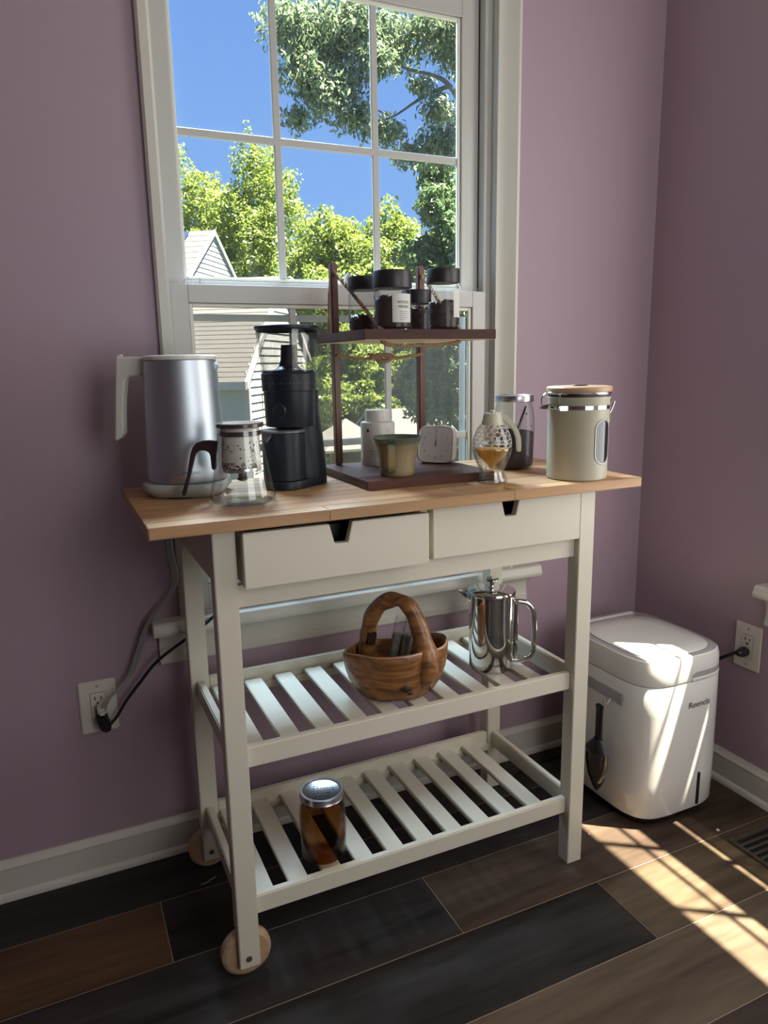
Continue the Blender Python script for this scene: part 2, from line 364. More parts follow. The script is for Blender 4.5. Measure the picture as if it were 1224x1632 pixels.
struct(MB().box(XL-.1, R0, YF-.1, YF, -.1, ZC).box(R1, XW+T, YF-.1, YF, -.1, ZC).box(R0, R1, YF-.1, YF, -.1, .6).box(R0, R1, YF-.1, YF, 2.1, ZC).build('wall_front', 'wall_paint'), 'mauve painted wall behind the camera')
# baseboards with shoe moulding
def base_profile(): return [(0, 0.006), (0.020, 0.006), (0.0195, 0.016), (0.015, 0.022), (0.012, 0.0235), (0.012, 0.078), (0.0135, 0.080), (0.0135, 0.083), (0.010, 0.087), (0.006, 0.091), (0.004, 0.098), (0, 0.098)]
bb = MB().prism([(YW-d, z-0.006) for d, z in base_profile()], XL, XW, 'yz').build('baseboard_back', 'trim_white'); struct(bb, 'white baseboard under the window wall')
bb = MB().prism([(XW-d, z-0.006) for d, z in base_profile()], YF, YW-.004, 'xz').build('baseboard_right', 'trim_white'); struct(bb, 'white baseboard along the right wall')

def window(n, loc, rz, label):
    w = empty('window_%d' % n, loc, rz); struct(w, label)
    # casing, jambs, stool, apron (local: x along wall, y outward from wall face, z up)
    MB().prism([(0.107, 0), (0.107, -.012), (0.112, -.018), (0.128, -.019), (0.1335, -.014), (0.1345, -.004), (0.136, 0.0)], 0.585, 2.10, 'xy').build('casing', 'trim_white', w)
    MB().prism([(0.947, 0), (0.9475, -.002), (0.956, -.004), (0.968, -.011), (0.981, -.022), (0.989, -.029), (0.9955, -.029), (0.997, -.026), (0.997, 0)], 0.585, 2.10, 'xy').build('casing', 'trim_white', w)
    MB().box(0.107, 0.997, -.019, 0, 2.10, 2.16).build('head_casing', 'trim_white', w, bevel=.002)
    MB().box(0.136, 0.1385, 0, .11, Z0, Z1).box(0.9445, 0.947, -.006, .11, Z0, Z1).box(0.136, 0.947, 0, .11, Z1-.02, Z1).build('jamb', 'vinyl_white', w)
    MB().box(0.9235, 0.9445, 0.020, .080, Z0, Z1-.02).build('sash_stop', 'vinyl_white', w, bevel=.001)
    MB().box(0.9216, 0.9236, 0.044, .070, 1.33, Z1-.02).build('track_gap', 'gap_dark', w)
    MB().prism([(-.047, .574), (-.049, .569), (-.049, .563), (-.046, .558), (0.02, .556), (0.02, .588), (-.040, .588), (-.044, .585)], 0.041, 1.081, 'yz').build('stool', 'trim_white', w, bevel=.001)
    MB().box(0.136, 0.947, 0.0, .11, .556, .590).build('sill', 'trim_white', w)
    MB().prism([(0, .480), (-.010, .480), (-.013, .484), (-.013, .500), (-.010, .503), (-.010, .530), (-.016, .545), (-.030, .556), (0, .556)], 0.055, 1.056, 'yz').build('apron', 'trim_white', w)
    def sash(nm, y0, y1, zb, zt, gx0, gx1, gz0, gz1, sx0, sx1, bars, hz, gm):
        yg = (y0+y1)/2
        m = MB()
        for a, b, c, d in ((sx0, gx0, zb, zt), (gx1, sx1, zb, zt), (gx0, gx1, zb, gz0), (gx0, gx1, gz1, zt)): m.box(a, b, y0, y1, c, d)
        s = m.build(nm, 'vinyl_white', w, bevel=.0012, seg=1)
        q = MB(); e = .009
        for a, b, c, d in ((gx0, gx0+e, gz0, gz1), (gx1-e, gx1, gz0, gz1), (gx0+e, gx1-e, gz0, gz0+e), (gx0+e, gx1-e, gz1-e, gz1)): q.box(a, b, y0+.006, yg, c, d)
        q.build('glazing_bead', 'vinyl_bead', s, bevel=.002, seg=1)
        xs = [gx0]+bars+[gx1]; zs = [gz0, hz, gz1]; h = .0085
        for b in bars: MB().box(b-h, b+h, yg-.004, yg+.004, gz0, gz1).build('muntin', 'vinyl_white', s, bevel=.002, seg=1)
        MB().box(gx0, gx1, yg-.0042, yg+.0042, hz-h, hz+h).build('muntin', 'vinyl_white', s, bevel=.002, seg=1)
        for i in range(3):
            for j in range(2): MB().box(xs[i], xs[i+1], yg+.006, yg+.0075, zs[j], zs[j+1]).build('pane', gm, s)
        return s
    lo = sash('lower_sash', .006, .038, .590, 1.318, .176, .884, .650, 1.279, .139, .9215, [.411, .651], .957, 'window_glass_low')
    up = sash('upper_sash', .046, .076, 1.290, 2.08, .176, .874, 1.330, 1.953, .139, .9215, [.405, .645], 1.634, 'window_glass')
    lk = MB().box(.520, .575, .010, .040, 1.318, 1.325).tube([(.548, .025, 1.322), (.552, .022, 1.345), (.556, .020, 1.352)], [.008, .007, .006], 10).build('sash_lock', 'vinyl_white', lo)
    for q in (.205, .855): MB().box(q-.012, q+.012, .012, .030, 1.318, 1.322).tube([(q, .02, 1.321), (q+.001, .02, 1.331)], [.004, .002], 6).build('tilt_latch', 'vinyl_white', lo)
    MB().box(.139, .9215, .0762, .1020, 1.290, 1.318).build('sun_streak_lip', 'vinyl_white', up)  # added outer ledge, shaped to shift the sun streak on the floor
    # insect screen over the lower half, outside the glass
    sc = MB().box(.139, .155, .1035, .1095, .590, 1.262).box(.9055, .9215, .1035, .1095, .590, 1.262).box(.155, .9055, .1035, .1095, 1.246, 1.262).box(.155, .9055, .1035, .1095, .590, .606).build('screen_frame', 'vinyl_white', w)
    MB().box(.155, .9055, .1060, .1062, .606, 1.246).build('screen_mesh', 'screen', sc)
    return w
window(1, (0, YW, 0), 0, 'white double-hung window behind the cart')
window(2, (XW, o2, 0), -PI/2, 'white double-hung window in the right wall')
d = empty('window_3', (0, YF, 0)); struct(d, 'added white picture window behind the camera for the fill lamp')  # unseen window added to carry the rear fill lamp
MB().box(R0, R0+.04, -.1, .015, .6, 2.1).box(R1-.04, R1, -.1, .015, .6, 2.1).box(R0+.04, R1-.04, -.1, .015, 2.06, 2.1).box(R0+.04, R1-.04, -.1, .03, .6, .64).build('window_frame', 'vinyl_white', d, bevel=.002)
MB().box(R0+.04, R1-.04, -.055, -.05, .64, 2.06).build('pane', 'window_glass', d)

# wall plates, plugs, cords
def wall_plate(loc, rz, label):
    t = empty('wall_outlet', loc, rz); tag(t, label, 'outlet', 'wall outlets')
    MB().box(-.039, .039, -.0055, 0, -.0605, .0605).build('plate', 'plate_white', t, bevel=.0025)
    MB().box(-.0165, .0165, -.0068, -.005, -.0335, .0335).build('receptacle', 'plate_white', t, bevel=.001)
    for sg in (-1, 1): MB().lathe([(0.0001, -.0005), (.003, 0)], 12, rot=Matrix.Rotation(PI/2, 3, 'X')).build('screw', 'ink_grey', t, loc=(0, -.0058, sg*.048))
    m = MB()
    for zc in (.016, -.016): m.box(-.0075, -.0055, -.0072, -.006, zc, zc+.009).box(.0055, .0075, -.0072, -.006, zc, zc+.008).lathe([(.0001, 0), (.0026, 0)], 10, rot=Matrix.Translation((0, -.0071, zc-.007)).to_3x3())
    m = MB()
    for zc in (.016, -.016): m.box(-.0075, -.0055, -.0073, -.006, zc, zc+.009).box(.0055, .0075, -.0073, -.006, zc, zc+.008).box(-.0025, .0025, -.0073, -.006, zc-.010, zc-.005)
    m.build('slots', 'slot_black', t); return t
wall_plate((-.084, YW, .408), 0, 'white wall outlet with two cords plugged in, left of the cart')
wall_plate((XW, .079, .407), -PI/2, 'white wall outlet on the right wall beside the composter')
# kettle cord: flat grey ribbed lead hanging from behind the worktop down to the left outlet
path = [(.135, .452, .915), (.10, .455, .86), (.091, .462, .764), (.098, .464, .70), (.093, .464, .663), (.060, .465, .62), (.033, .466, .585), (.010, .466, .53), (-.012, .466, .478), (-.040, .460, .450), (-.066, .452, .432), (-.080, .450, .405)]
t = empty('power_cord', (0, 0, 0)); tag(t, 'flat grey ribbed power cord running from the kettle to the left outlet', 'cord')
sp = smooth_path(path, 6)
for q in (-.0063, -.0021, .0021, .0063): MB().tube([p+Vector((q*.85, -.001*abs(q), q*.45)) for p in sp], .0025, 6).build('strand', 'cord_grey', t)
MB().box(-.088, -.070, .448, .4795, .398, .420).build('plug', 'plate_white', t, bevel=.004)
t = empty('power_cord', (0, 0, 0)); tag(t, 'thin black power cord looping from behind the cart to the left outlet', 'cord')
path = [(.33, .452, .90), (.27, .452, .74), (.205, .452, .630), (.172, .436, .590), (.112, .430, .553), (.046, .452, .502), (.005, .46, .455), (-.028, .46, .417), (-.050, .458, .386), (-.068, .452, .372)]
MB().tube(smooth_path(path, 6), .0036, 8).build('cable', 'cord_black', t)
MB().prism([(-.092, .394), (-.068, .394), (-.066, .380), (-.062, .366), (-.068, .358), (-.082, .360), (-.088, .374)], .445, .4795, 'xz').build('plug', 'cord_black', t, bevel=.003)
t = empty('power_cord', (0, 0, 0)); tag(t, 'black power cord plugged into the right wall outlet', 'cord')
MB().tube(smooth_path([(1.440, .082, .398), (1.428, .098, .385), (1.424, .125, .365), (1.424, .17, .33), (1.424, .25, .25), (1.42, .36, .10), (1.405, .435, .012), (1.30, .445, .006), (1.15, .42, .006), (1.0, .40, .006), (.92, .36, .006), (.97, .30, .006)], 6), .0045, 8).build('cable', 'cord_black', t)
MB().lathe([(.006, 0), (.0125, .004), (.0135, .016), (.010, .022), (.010, .028), (.006, .034)], 14, cap0=True, cap1=True, rot=Matrix.Rotation(-PI/2, 3, 'Y')).build('plug', 'cord_black', t, loc=(XW-.0068, .079, .395))

# floor register
t = empty('floor_vent', (1.265, -.375, 0)); tag(t, 'brown metal floor register by the right wall', 'vent')
MB().box(0, .155, 0, .012, 0, .005).box(0, .155, .293, .305, 0, .005).box(0, .012, .012, .293, 0, .005).box(.143, .155, .012, .293, 0, .005).build('frame', 'vent_brown', t, bevel=.0015)
MB().box(.012, .143, .012, .293, .0003, .0008).build('duct_opening', 'slot_black', t)
lv = MB().box(.012, .143, -.0035, .0035, .001, .0042).mesh('louver', bevel=.001, seg=1)
for i in range(15): link('louver', lv, 'vent_brown', t, (0, .028+i*.0178, 0))
tag(MB().lathe([(.0001, 0), (.0045, .0006), (.0035, .003), (.0001, .0035)], 7).build('paint_chip', 'plate_white', loc=(1.278, -.030, 0)), 'tiny pale chip on the floor near the vent', 'debris')
tag(MB().lathe([(.0001, 0), (.002, .0004), (.0001, .002)], 6).build('paint_chip', 'plate_white', loc=(.985, .098, 0)), 'tiny pale speck on the floor beside the right cart leg', 'debris')
tag(MB().tube(smooth_path([(.085, .335, .002), (.10, .335, .003), (.108, .342, .002), (.122, .345, .003)], 4), .0011, 5).build('twig', 'cord_grey'), 'small pale twig on the floor by the rear cart wheel', 'debris')

# ================================================================== CART
WZ = 0.90
ct = empty('kitchen_cart', (0, 0, 0)); tag(ct, 'white wooden kitchen cart with butcher-block top, two drawers and slatted shelves', 'cart')
D = 0.424
wt = MB().box(.0006, .9994, .0006, D-.0006, WZ-.0194, WZ-.0008).build('worktop', 'butcher', ct); lab(wt, 'oiled butcher-block worktop')
wt.color = (.7, .7, .7, 1)
NR = 10
rw = D/NR
for i in range(NR):
    cuts = [0, 1]; x = [.30, .58, .21, .44, .13, .66, .37, .05, .5, .25][i]
    while x < .93: cuts.append(x); x += .38+.1*((i*3) % 4)/4
    cuts = sorted(cuts)
    for a, b in zip(cuts[:-1], cuts[1:]):
        e0 = .00015
        o = MB().box(a+e0, b-e0, i*rw+e0, (i+1)*rw-e0, WZ-.0198, WZ).build('stave', 'butcher', wt, bevel=.0008 if 0 < i < NR-1 else .0018, seg=2)
        v = random.uniform(.86, 1.10); o.color = (v, v*random.uniform(.95, 1.0), v*random.uniform(.90, 1), 1)
w_, d_ = .039, .036
xl, xr, yf, yb_ = .1032, .9058, .0318, .3736
ZT = WZ-.0198
for (x0, y0, zb) in ((xl, yf, .028), (xl, yb_, .028), (xr-w_, yf, 0.0), (xr-w_, yb_, 0.0)):
    lg = MB()
    if zb > 0: lg.prism([(y0, zb), (y0+.013, zb), (y0+.013, .102), (y0+d_, .102), (y0+d_, ZT), (y0, ZT)], x0, x0+w_, 'yz')
    else: lg.box(x0, x0+w_, y0, y0+d_, zb, ZT)
    lg = lg.build('leg', 'cart_paint', ct, bevel=.0015)
    if zb > 0:
        wy = y0+.0138
        wh = MB().lathe([(.0001, 0), (.041, 0), (.0435, .002), (.0465, .0035), (.048, .0065), (.048, .019), (.046, .0225), (.042, .024), (.0001, .024)], 48, rot=Matrix.Rotation(-PI/2, 3, 'X')).build('wheel', 'wheel_wood', ct, loc=(x0+w_*.45, wy, .0480))
        MB().lathe([(.0001, 0), (.0058, 0), (.0058, .0015), (.004, .002), (.0001, .002)], 20, rot=Matrix.Rotation(PI/2, 3, 'X')).build('axle_cap', 'vent_brown', wh, loc=(0, y0-wy, 0))
ix0, ix1 = xl+w_, xr-w_
MB().box(ix0, ix1, .047, .063, .734, .7745).build('drawer_rail', 'cart_paint', ct, bevel=.0012)
MB().box(ix0, ix1, .385, .400, .770, ZT).build('back_panel', 'cart_paint', ct, bevel=.0012)
MB().box(xl+.010, xl+.026, yf+d_, yb_, .770, ZT).build('side_panel', 'cart_paint', ct, bevel=.0012)
MB().box(xr-.026, xr-.010, yf+d_, yb_, .770, ZT).build('side_panel', 'cart_paint', ct, bevel=.0012)
MB().box(.500, .516, .048, .385, .740, ZT).build('divider', 'cart_paint', ct, bevel=.0012)
for (a, b, y0, zt) in ((.1495, .4985, .010, .8725), (.5175, .8655, .030, ZT-.001)):
    zb = .7765; c = (a+b)/2
    out = [(a, zb), (b, zb), (b, zt), (c+.0215, zt), (c+.0125, zt-.036), (c-.0125, zt-.036), (c-.0215, zt), (a, zt)]
    df = MB().prism(out, y0, y0+.0165, 'xz').build('drawer_front', 'cart_paint', ct, bevel=.0012)
    MB().box(a+.013, b-.013, y0+.0165, y0+.30, zb+.004, zb+.008).box(a+.001, a+.013, y0+.0165, y0+.30, zb+.004, zt-.004).box(b-.013, b-.001, y0+.0165, y0+.30, zb+.004, zt-.004).build('drawer_box', 'cart_paint', df)
    MB().box(a+.014, b-.014, y0+.05, y0+.29, zb+.009, zt-.012).build('drawer_dark', 'slot_black', df)  # solid black block paints in the dark inside of the drawer
for (zt, zb) in ((.4699, .4295), (.1645, .1255)):
    MB().box(ix0, ix1, .0455, .0615, zb, zt).build('shelf_rail', 'cart_paint', ct, bevel=.0025)
    MB().box(ix0, ix1, yb_+.002, yb_+.018, zb, zt+.004).build('shelf_rail', 'cart_paint', ct, bevel=.0025)
    MB().box(xl+.012, xl+.028, yf+d_, yb_, zb, zt).build('side_rail', 'cart_paint', ct, bevel=.0025)
    MB().box(xr-.028, xr-.012, yf+d_, yb_, zb, zt+.004).build('side_rail', 'cart_paint', ct, bevel=.0025)
    zs = zt-.0165
    MB().box(ix0, ix1, .0615, .0700, zs-.028, zs-.012).box(ix0, ix1, yb_-.007, yb_+.002, zs-.028, zs-.012).build('slat_cleat', 'cart_paint', ct)
    sm = MB().box(0, .0400, .0620, yb_+.001, zs-.012, zs).mesh('slat', bevel=.0018); sm.materials.append(MAT['cart_paint'])
    for i in range(10): link('slat', sm, None, ct, (.1462+i*.0709, 0, 0))
SH1, SH2 = .4699-.0165, .1645-.0165      # shelf surfaces

# ================================================================== THINGS ON THE WORKTOP
def disc_text_curve(r, z0, a0, up=1, off=.0003):
    return lambda x, y: ((r+off)*math.cos(a0+x/r), (r+off)*math.sin(a0+x/r), z0+y*up)
# ---- electric kettle (local x = across the view, y = away)
t = empty('electric_kettle', (.117, .300, WZ), VY); tag(t, 'brushed grey electric kettle with white handle at the left end of the worktop', 'kettle')
R = []
for a, z in ((.062, 0), (.0655, .0015), (.0780, .0145), (.0792, .0205), (.0785, .0262), (.0768, .0282)):
    R.append([(p[0], p[1], z) for p in superellipse(a, a, 3.6, 72)])
pb = loft(R).build('power_base', 'kettle_base', t); lab(pb, 'pale grey power base')
MB().lathe([(.069, 0), (.0695, .003)], 48, cap0=True, cap1=True).build('foot_ring', 'rubber', pb, loc=(0, 0, -.0005))
MB().lathe([(.074, .0290), (.0755, .0315), (.0753, .05), (.0735, .11), (.0708, .18), (.0683, .235), (.0668, .2565), (.064, .2575)], 72).build('body', 'steel_brushed', t)
MB().lathe([(.0665, .2575), (.0672, .259), (.0672, .2635), (.0655, .2655), (.058, .2662), (.0001, .2662)], 64).build('lid', 'kettle_white', t)
out = [(-.0595, .2640), (-.085, .2655), (-.109, .2650), (-.1185, .2665), (-.1200, .2630), (-.1215, .240), (-.1275, .181), (-.1345, .106), (-.130, .107), (-.1185, .115), (-.1160, .121), (-.1130, .160), (-.1105, .185), (-.1045, .219), (-.1010, .2255), (-.0930, .2285), (-.0640, .2300)]
hd = MB().prism(out, -.0125, .0125, 'xz').build('handle', 'kettle_white', t, bevel=.006, seg=3); lab(hd, 'white curved handle')
MB().prism([(-.1200, .2655), (-.1100, .2655), (-.1090, .2685), (-.1110, .2700), (-.1240, .2650)], -.006, .006, 'xz').build('lid_button', 'kettle_white', hd, bevel=.001)
MB().add([(.060, -.020, .2575), (.060, .020, .2575), (.0735, 0, .2465), (.0655, 0, .222), (.064, -.015, .238), (.064, .015, .238)], [(0, 2, 1), (0, 4, 2), (4, 3, 2), (1, 2, 5), (5, 2, 3)]).build('spout', 'steel_brushed', t)
text('logo', 'ZWILLING', .0075, 'ink', t, lambda x, y: (.0758*math.sin(.34+x/.0758), -.0758*math.cos(.34+x/.0758), .047+y))
# ---- glass teapot
t = empty('glass_teapot', (.1895, .1544, WZ), VY); tag(t, 'conical glass teapot with brown handle and infuser in front of the kettle', 'teapot')
prof = [(.0001, .0035), (.045, .0025), (.054, .0012), (.0580, .0045), (.0588, .011), (.0570, .022), (.0530, .042), (.0475, .074), (.0435, .100), (.0412, .122), (.0405, .131), (.0415, .1365)]
MB().lathe(prof, 64).build('body', 'clear_glass', t, fix=True)
MB().lathe([(.0001, .0058), (.044, .0050), (.053, .0045), (.0560, .010)], 64).build('base_glass', 'clear_glass', t)
MB().add([(.0385, -.014, .1335), (.0385, .014, .1335), (.0580, 0, .1210), (.0415, -.012, .112), (.0415, .012, .112), (.047, 0, .1045)], [(0, 3, 2), (1, 2, 4), (3, 5, 2), (5, 4, 2)]).build('spout', 'clear_glass', t)
MB().lathe([(.0405, .1365), (.0425, .1375), (.0428, .1430), (.0415, .1445), (.0001, .1450)], 56, cap0=True).build('lid', 'lid_brown', t)
MB().lathe([(.0360, .1215), (.0378, .1225), (.0380, .1290), (.0360, .1300)], 48).build('lid_collar', 'lid_brown', t)
MB().lathe([(.0345, .1360), (.0345, .066), (.0330, .0600), (.0300, .0585), (.0001, .0585)], 48).build('infuser', 'frosted', t)
MB().lathe([(.0352, .0570), (.0355, .0605), (.0352, .0640)], 48).build('infuser_ring', 'steel', t)
m = MB()
for i in range(900):
    a = random.uniform(0, 2*PI); q = random.random(); z = .0605+.014*random.random()**2 if q < .62 else .062+.055*random.random()
    if q >= .62 and random.random() < .45: continue
    s = random.uniform(.0008, .0021); p = Vector((.0349*math.cos(a), .0349*math.sin(a), z)); tn = Vector((-math.sin(a), math.cos(a), 0)); ax = (tn*random.uniform(-1, 1)+Vector((0, 0, random.uniform(-1, 1)))).normalized(); bx = Vector((math.cos(a), math.sin(a), 0)).cross(ax); nn = Vector((math.cos(a), math.sin(a), 0))*.0004
    m.add([p-ax*s-bx*s*.5, p+ax*s-bx*s*.5, p+ax*s+bx*s*.5, p-ax*s+bx*s*.5, p+nn], [(0, 1, 4), (1, 2, 4), (2, 3, 4), (3, 0, 4)])
o = m.build('tea_leaves', 'tea_bits', t, fix=False); o['kind'] = 'stuff'
MB().lathe([(.0065, .0585), (.0075, .052), (.0072, .047), (.0095, .044), (.0095, .0405), (.006, .0385), (.0001, .0385)], 20).build('valve_knob', 'lid_brown', t)
out = [(-.0405, .1125), (-.055, .1140), (-.0693, .1130), (-.0785, .1095), (-.0860, .1020), (-.0910, .0900), (-.1000, .0500), (-.1125, .0155), (-.1110, .0125), (-.1075, .0125), (-.1050, .0160), (-.0925, .0560), (-.0835, .0850), (-.0790, .0925), (-.0730, .0955), (-.0655, .0955), (-.0590, .0930), (-.0555, .0880), (-.0540, .0600), (-.0470, .0595), (-.0455, .0870)]
MB().prism(out, -.0055, .0055, 'xz').build('handle', 'dark_brown', t, bevel=.0028, seg=3)
# ---- coffee grinder
t = empty('coffee_grinder', (.3036, .2656, WZ), VY); tag(t, 'black burr coffee grinder with clear hopper beside the kettle', 'coffee grinder')
def hull_ring(z, f, b, n=40):
    """rounded outline round a front circle f=(x,y,r) and a rear circle b=(x,y,r)"""
    pts = []
    for (x, y, r) in (f, b):
        for i in range(n): pts.append((x+r*math.cos(2*PI*i/n), y+r*math.sin(2*PI*i/n)))
    cx = (f[0]+b[0])/2; cy = (f[1]+b[1])/2; out = []
    for i in range(n):
        a = 2*PI*i/n; dx, dy = math.cos(a), math.sin(a); best = 0; bp = None
        for p in pts:
            q = p[0]*dx+p[1]*dy
            if bp is None or q > best: best = q; bp = p
        out.append((bp[0], bp[1], z))
    return out
loft([hull_ring(z, (0, 0, f), (.032, .055, b)) for z, f, b in ((0, .0440, .047), (.002, .0460, .0485), (.014, .0460, .0485), (.017, .0445, .047))]).build('base', 'grinder_black', t)
col = [hull_ring(z, (.026+.004*q, .045, .040), (.033-.016*q, .055, .0475-.002*q)) for z, q in ((.017, 0), (.05, .08), (.10, .32), (.15, .65), (.195, 1))]
loft(col).build('column', 'grinder_black', t)
MB().lathe([(.0001, .0175), (.0418, .0175), (.0430, .019), (.0430, .1120), (.0001, .1120)], 56).build('catch_cup', 'grinder_black', t)
MB().lathe([(.0432, .1125), (.0447, .1135), (.0447, .1165), (.0425, .1185), (.0001, .1190)], 56).build('cup_lid', 'grinder_trim', t)
hx, hy = .0135, .020
MB().lathe([(.0001, .1235), (.0490, .1235), (.0498, .125), (.0515, .1930), (.0001, .1930)], 64, hx, hy).build('grinding_head', 'grinder_black', t)
MB().prism([(-.0345+.001, .128), (-.0335, .127), (-.0325, .190), (-.0340, .190)], -.031, -.029, 'xz').build('edge_highlight', 'grinder_trim', t)
MB().lathe([(.0525, .1930), (.0540, .1945), (.0548, .2270), (.0530, .2295), (.0001, .2295)], 64, hx, hy).build('dial_ring', 'grinder_black', t)
m = MB()
for i in range(22):
    a = -PI*.86+i*PI*.72/21; r = .0548; h = .004 if i % 3 else .007
    p = Vector((hx+r*math.cos(a), hy+r*math.sin(a), .2080)); tn = Vector((-math.sin(a), math.cos(a), 0))*.0005; nr = Vector((math.cos(a), math.sin(a), 0))*.0004
    m.add([p-tn+nr, p+tn+nr, p+tn+nr+Vector((0, 0, h*.6)), p-tn+nr+Vector((0, 0, h*.6))], [(0, 1, 2, 3)])
m.build('dial_marks', 'ink_grey', t, fix=False)
MB().lathe([(.0001, 0), (.0115, 0), (.0115, .003), (.0095, .005), (.0001, .005)], 28, rot=Matrix.Rotation(PI/2, 3, 'X')).build('start_button', 'grinder_black', t, loc=(.000, hy-.0485, .158))
MB().lathe([(.0120, 0), (.0128, .0022), (.0134, 0)], 28, rot=Matrix.Rotation(PI/2, 3, 'X')).build('button_ring', 'grinder_trim', t, loc=(.000, hy-.0488, .158))
MB().lathe([(.0530, .2295), (.0535, .2310), (.0618, .3140)], 64, hx, hy).build('hopper', 'hopper_glass', t)
MB().lathe([(.0500, .2310), (.0588, .3140)], 64, hx, hy).build('hopper_liner', 'hopper_glass', t)
MB().lathe([(.0525, .2296), (.0515, .2335), (.028, .2355), (.019, .2420), (.0145, .2550), (.0130, .2800), (.0118, .2835), (.0001, .2840)], 48, hx, hy).build('hopper_cone', 'grinder_black', t)
MB().lathe([(.0595, .3085), (.0622, .3130), (.0640, .3140), (.0640, .3190), (.0625, .3205), (.0001, .3215)], 64, hx, hy).build('hopper_lid', 'grinder_black', t)

# ---- wooden display stand
BZ = .0175
t = empty('display_stand', (.4315, .140, WZ), math.radians(-.5)); tag(t, 'two-tier dark walnut stand with rope-hung upper shelf', 'stand')
BW, BD = .2915, .280
MB().box(0, BW, 0, BD, 0, BZ).build('base_board', 'walnut', t, bevel=.0012)
ub = MB().box(0, BW, 0, BD, .289, .308).build('upper_board', 'walnut', t, bevel=.0012); lab(ub, 'upper walnut shelf board')
MB().box(.004, BW-.004, .004, BD-.004, .2884, .2892).build('underside', 'walnut_under_lit', ub)  # pale sheet with the bounced light in its colour
for px in (.0405, .2535):
    ps = MB().prism([(px-.0085+x_, .2650+y_) for x_, y_ in ((0, -.0085), (.017, -.0085), (.017, .0085), (0, .0085))], BZ, .4600, 'xy').build('post', 'post_wood', t, bevel=.003)
    for z in (.440, .264): MB().lathe([(.0028, 0), (.0036, .0007), (.0044, 0)], 16, rot=Matrix.Rotation(PI/2, 3, 'X')).build('eyelet', 'steel', ps, loc=(px, .2563, z))
def rope(nm, pts, r=.0030, k=8):
    sp_ = smooth_path(pts, k); m = MB()
    L_ = 0; ph = [0]
    for a, b in zip(sp_[:-1], sp_[1:]): L_ += (b-a).length; ph.append(L_)
    for q in range(3):
        pp = []
        for i, p in enumerate(sp_):
            tt = (sp_[min(i+1, len(sp_)-1)]-sp_[max(i-1, 0)]).normalized(); n1 = tt.orthogonal().normalized() if abs(tt.z) > .95 else tt.cross(Vector((0, 0, 1))).normalized(); n2 = tt.cross(n1); a = ph[i]*520+q*2*PI/3
            pp.append(p+(n1*math.cos(a)+n2*math.sin(a))*r*.52)
        m.tube(pp, r*.62, 6)
    return m.build(nm, 'rope', t)
rope('rope', [(.0405, .256, .440), (.046, .20, .405), (.052, .12, .355), (.057, .045, .309)], .0042, 16)
rope('rope', [(.2535, .256, .440), (.246, .19, .40), (.238, .11, .345), (.232, .045, .309)], .0042, 16)
rope('rope', [(.057, .045, .2885), (.060, .043, .284), (.080, .042, .2785), (.145, .042, .2775), (.21, .042, .2815), (.228, .043, .285), (.232, .045, .2885)], .0040, 10)
rope('rope', [(.0405, .254, .264), (.075, .250, .2565), (.110, .249, .2545), (.130, .248, .2560)], .0036, 12)
rope('rope', [(.2535, .254, .264), (.225, .250, .2600), (.195, .249, .2565), (.172, .248, .2555)], .0036, 12)
kn = rope('knot', [(.118, .248, .2550), (.130, .244, .2615), (.146, .243, .2625), (.162, .245, .2580), (.166, .248, .2530), (.158, .250, .2490), (.145, .250, .2500), (.134, .247, .2560), (.128, .245, .2600), (.120, .246, .2625)], .0044, 8)
rope('knot', [(.182, .248, .2555), (.168, .252, .2620), (.152, .253, .2625), (.140, .251, .2570), (.138, .247, .2500), (.150, .244, .2475), (.162, .244, .2510), (.170, .247, .2560)], .0044, 8)
rope('rope_end', [(.121, .247, .2625), (.116, .247, .2640), (.112, .247, .2655)], .0030, 6)
rope('rope', [(.0405, .2745, .440), (.036, .282, .40), (.034, .2845, .335), (.036, .284, .30), (.038, .276, .268)], .0026, 10)

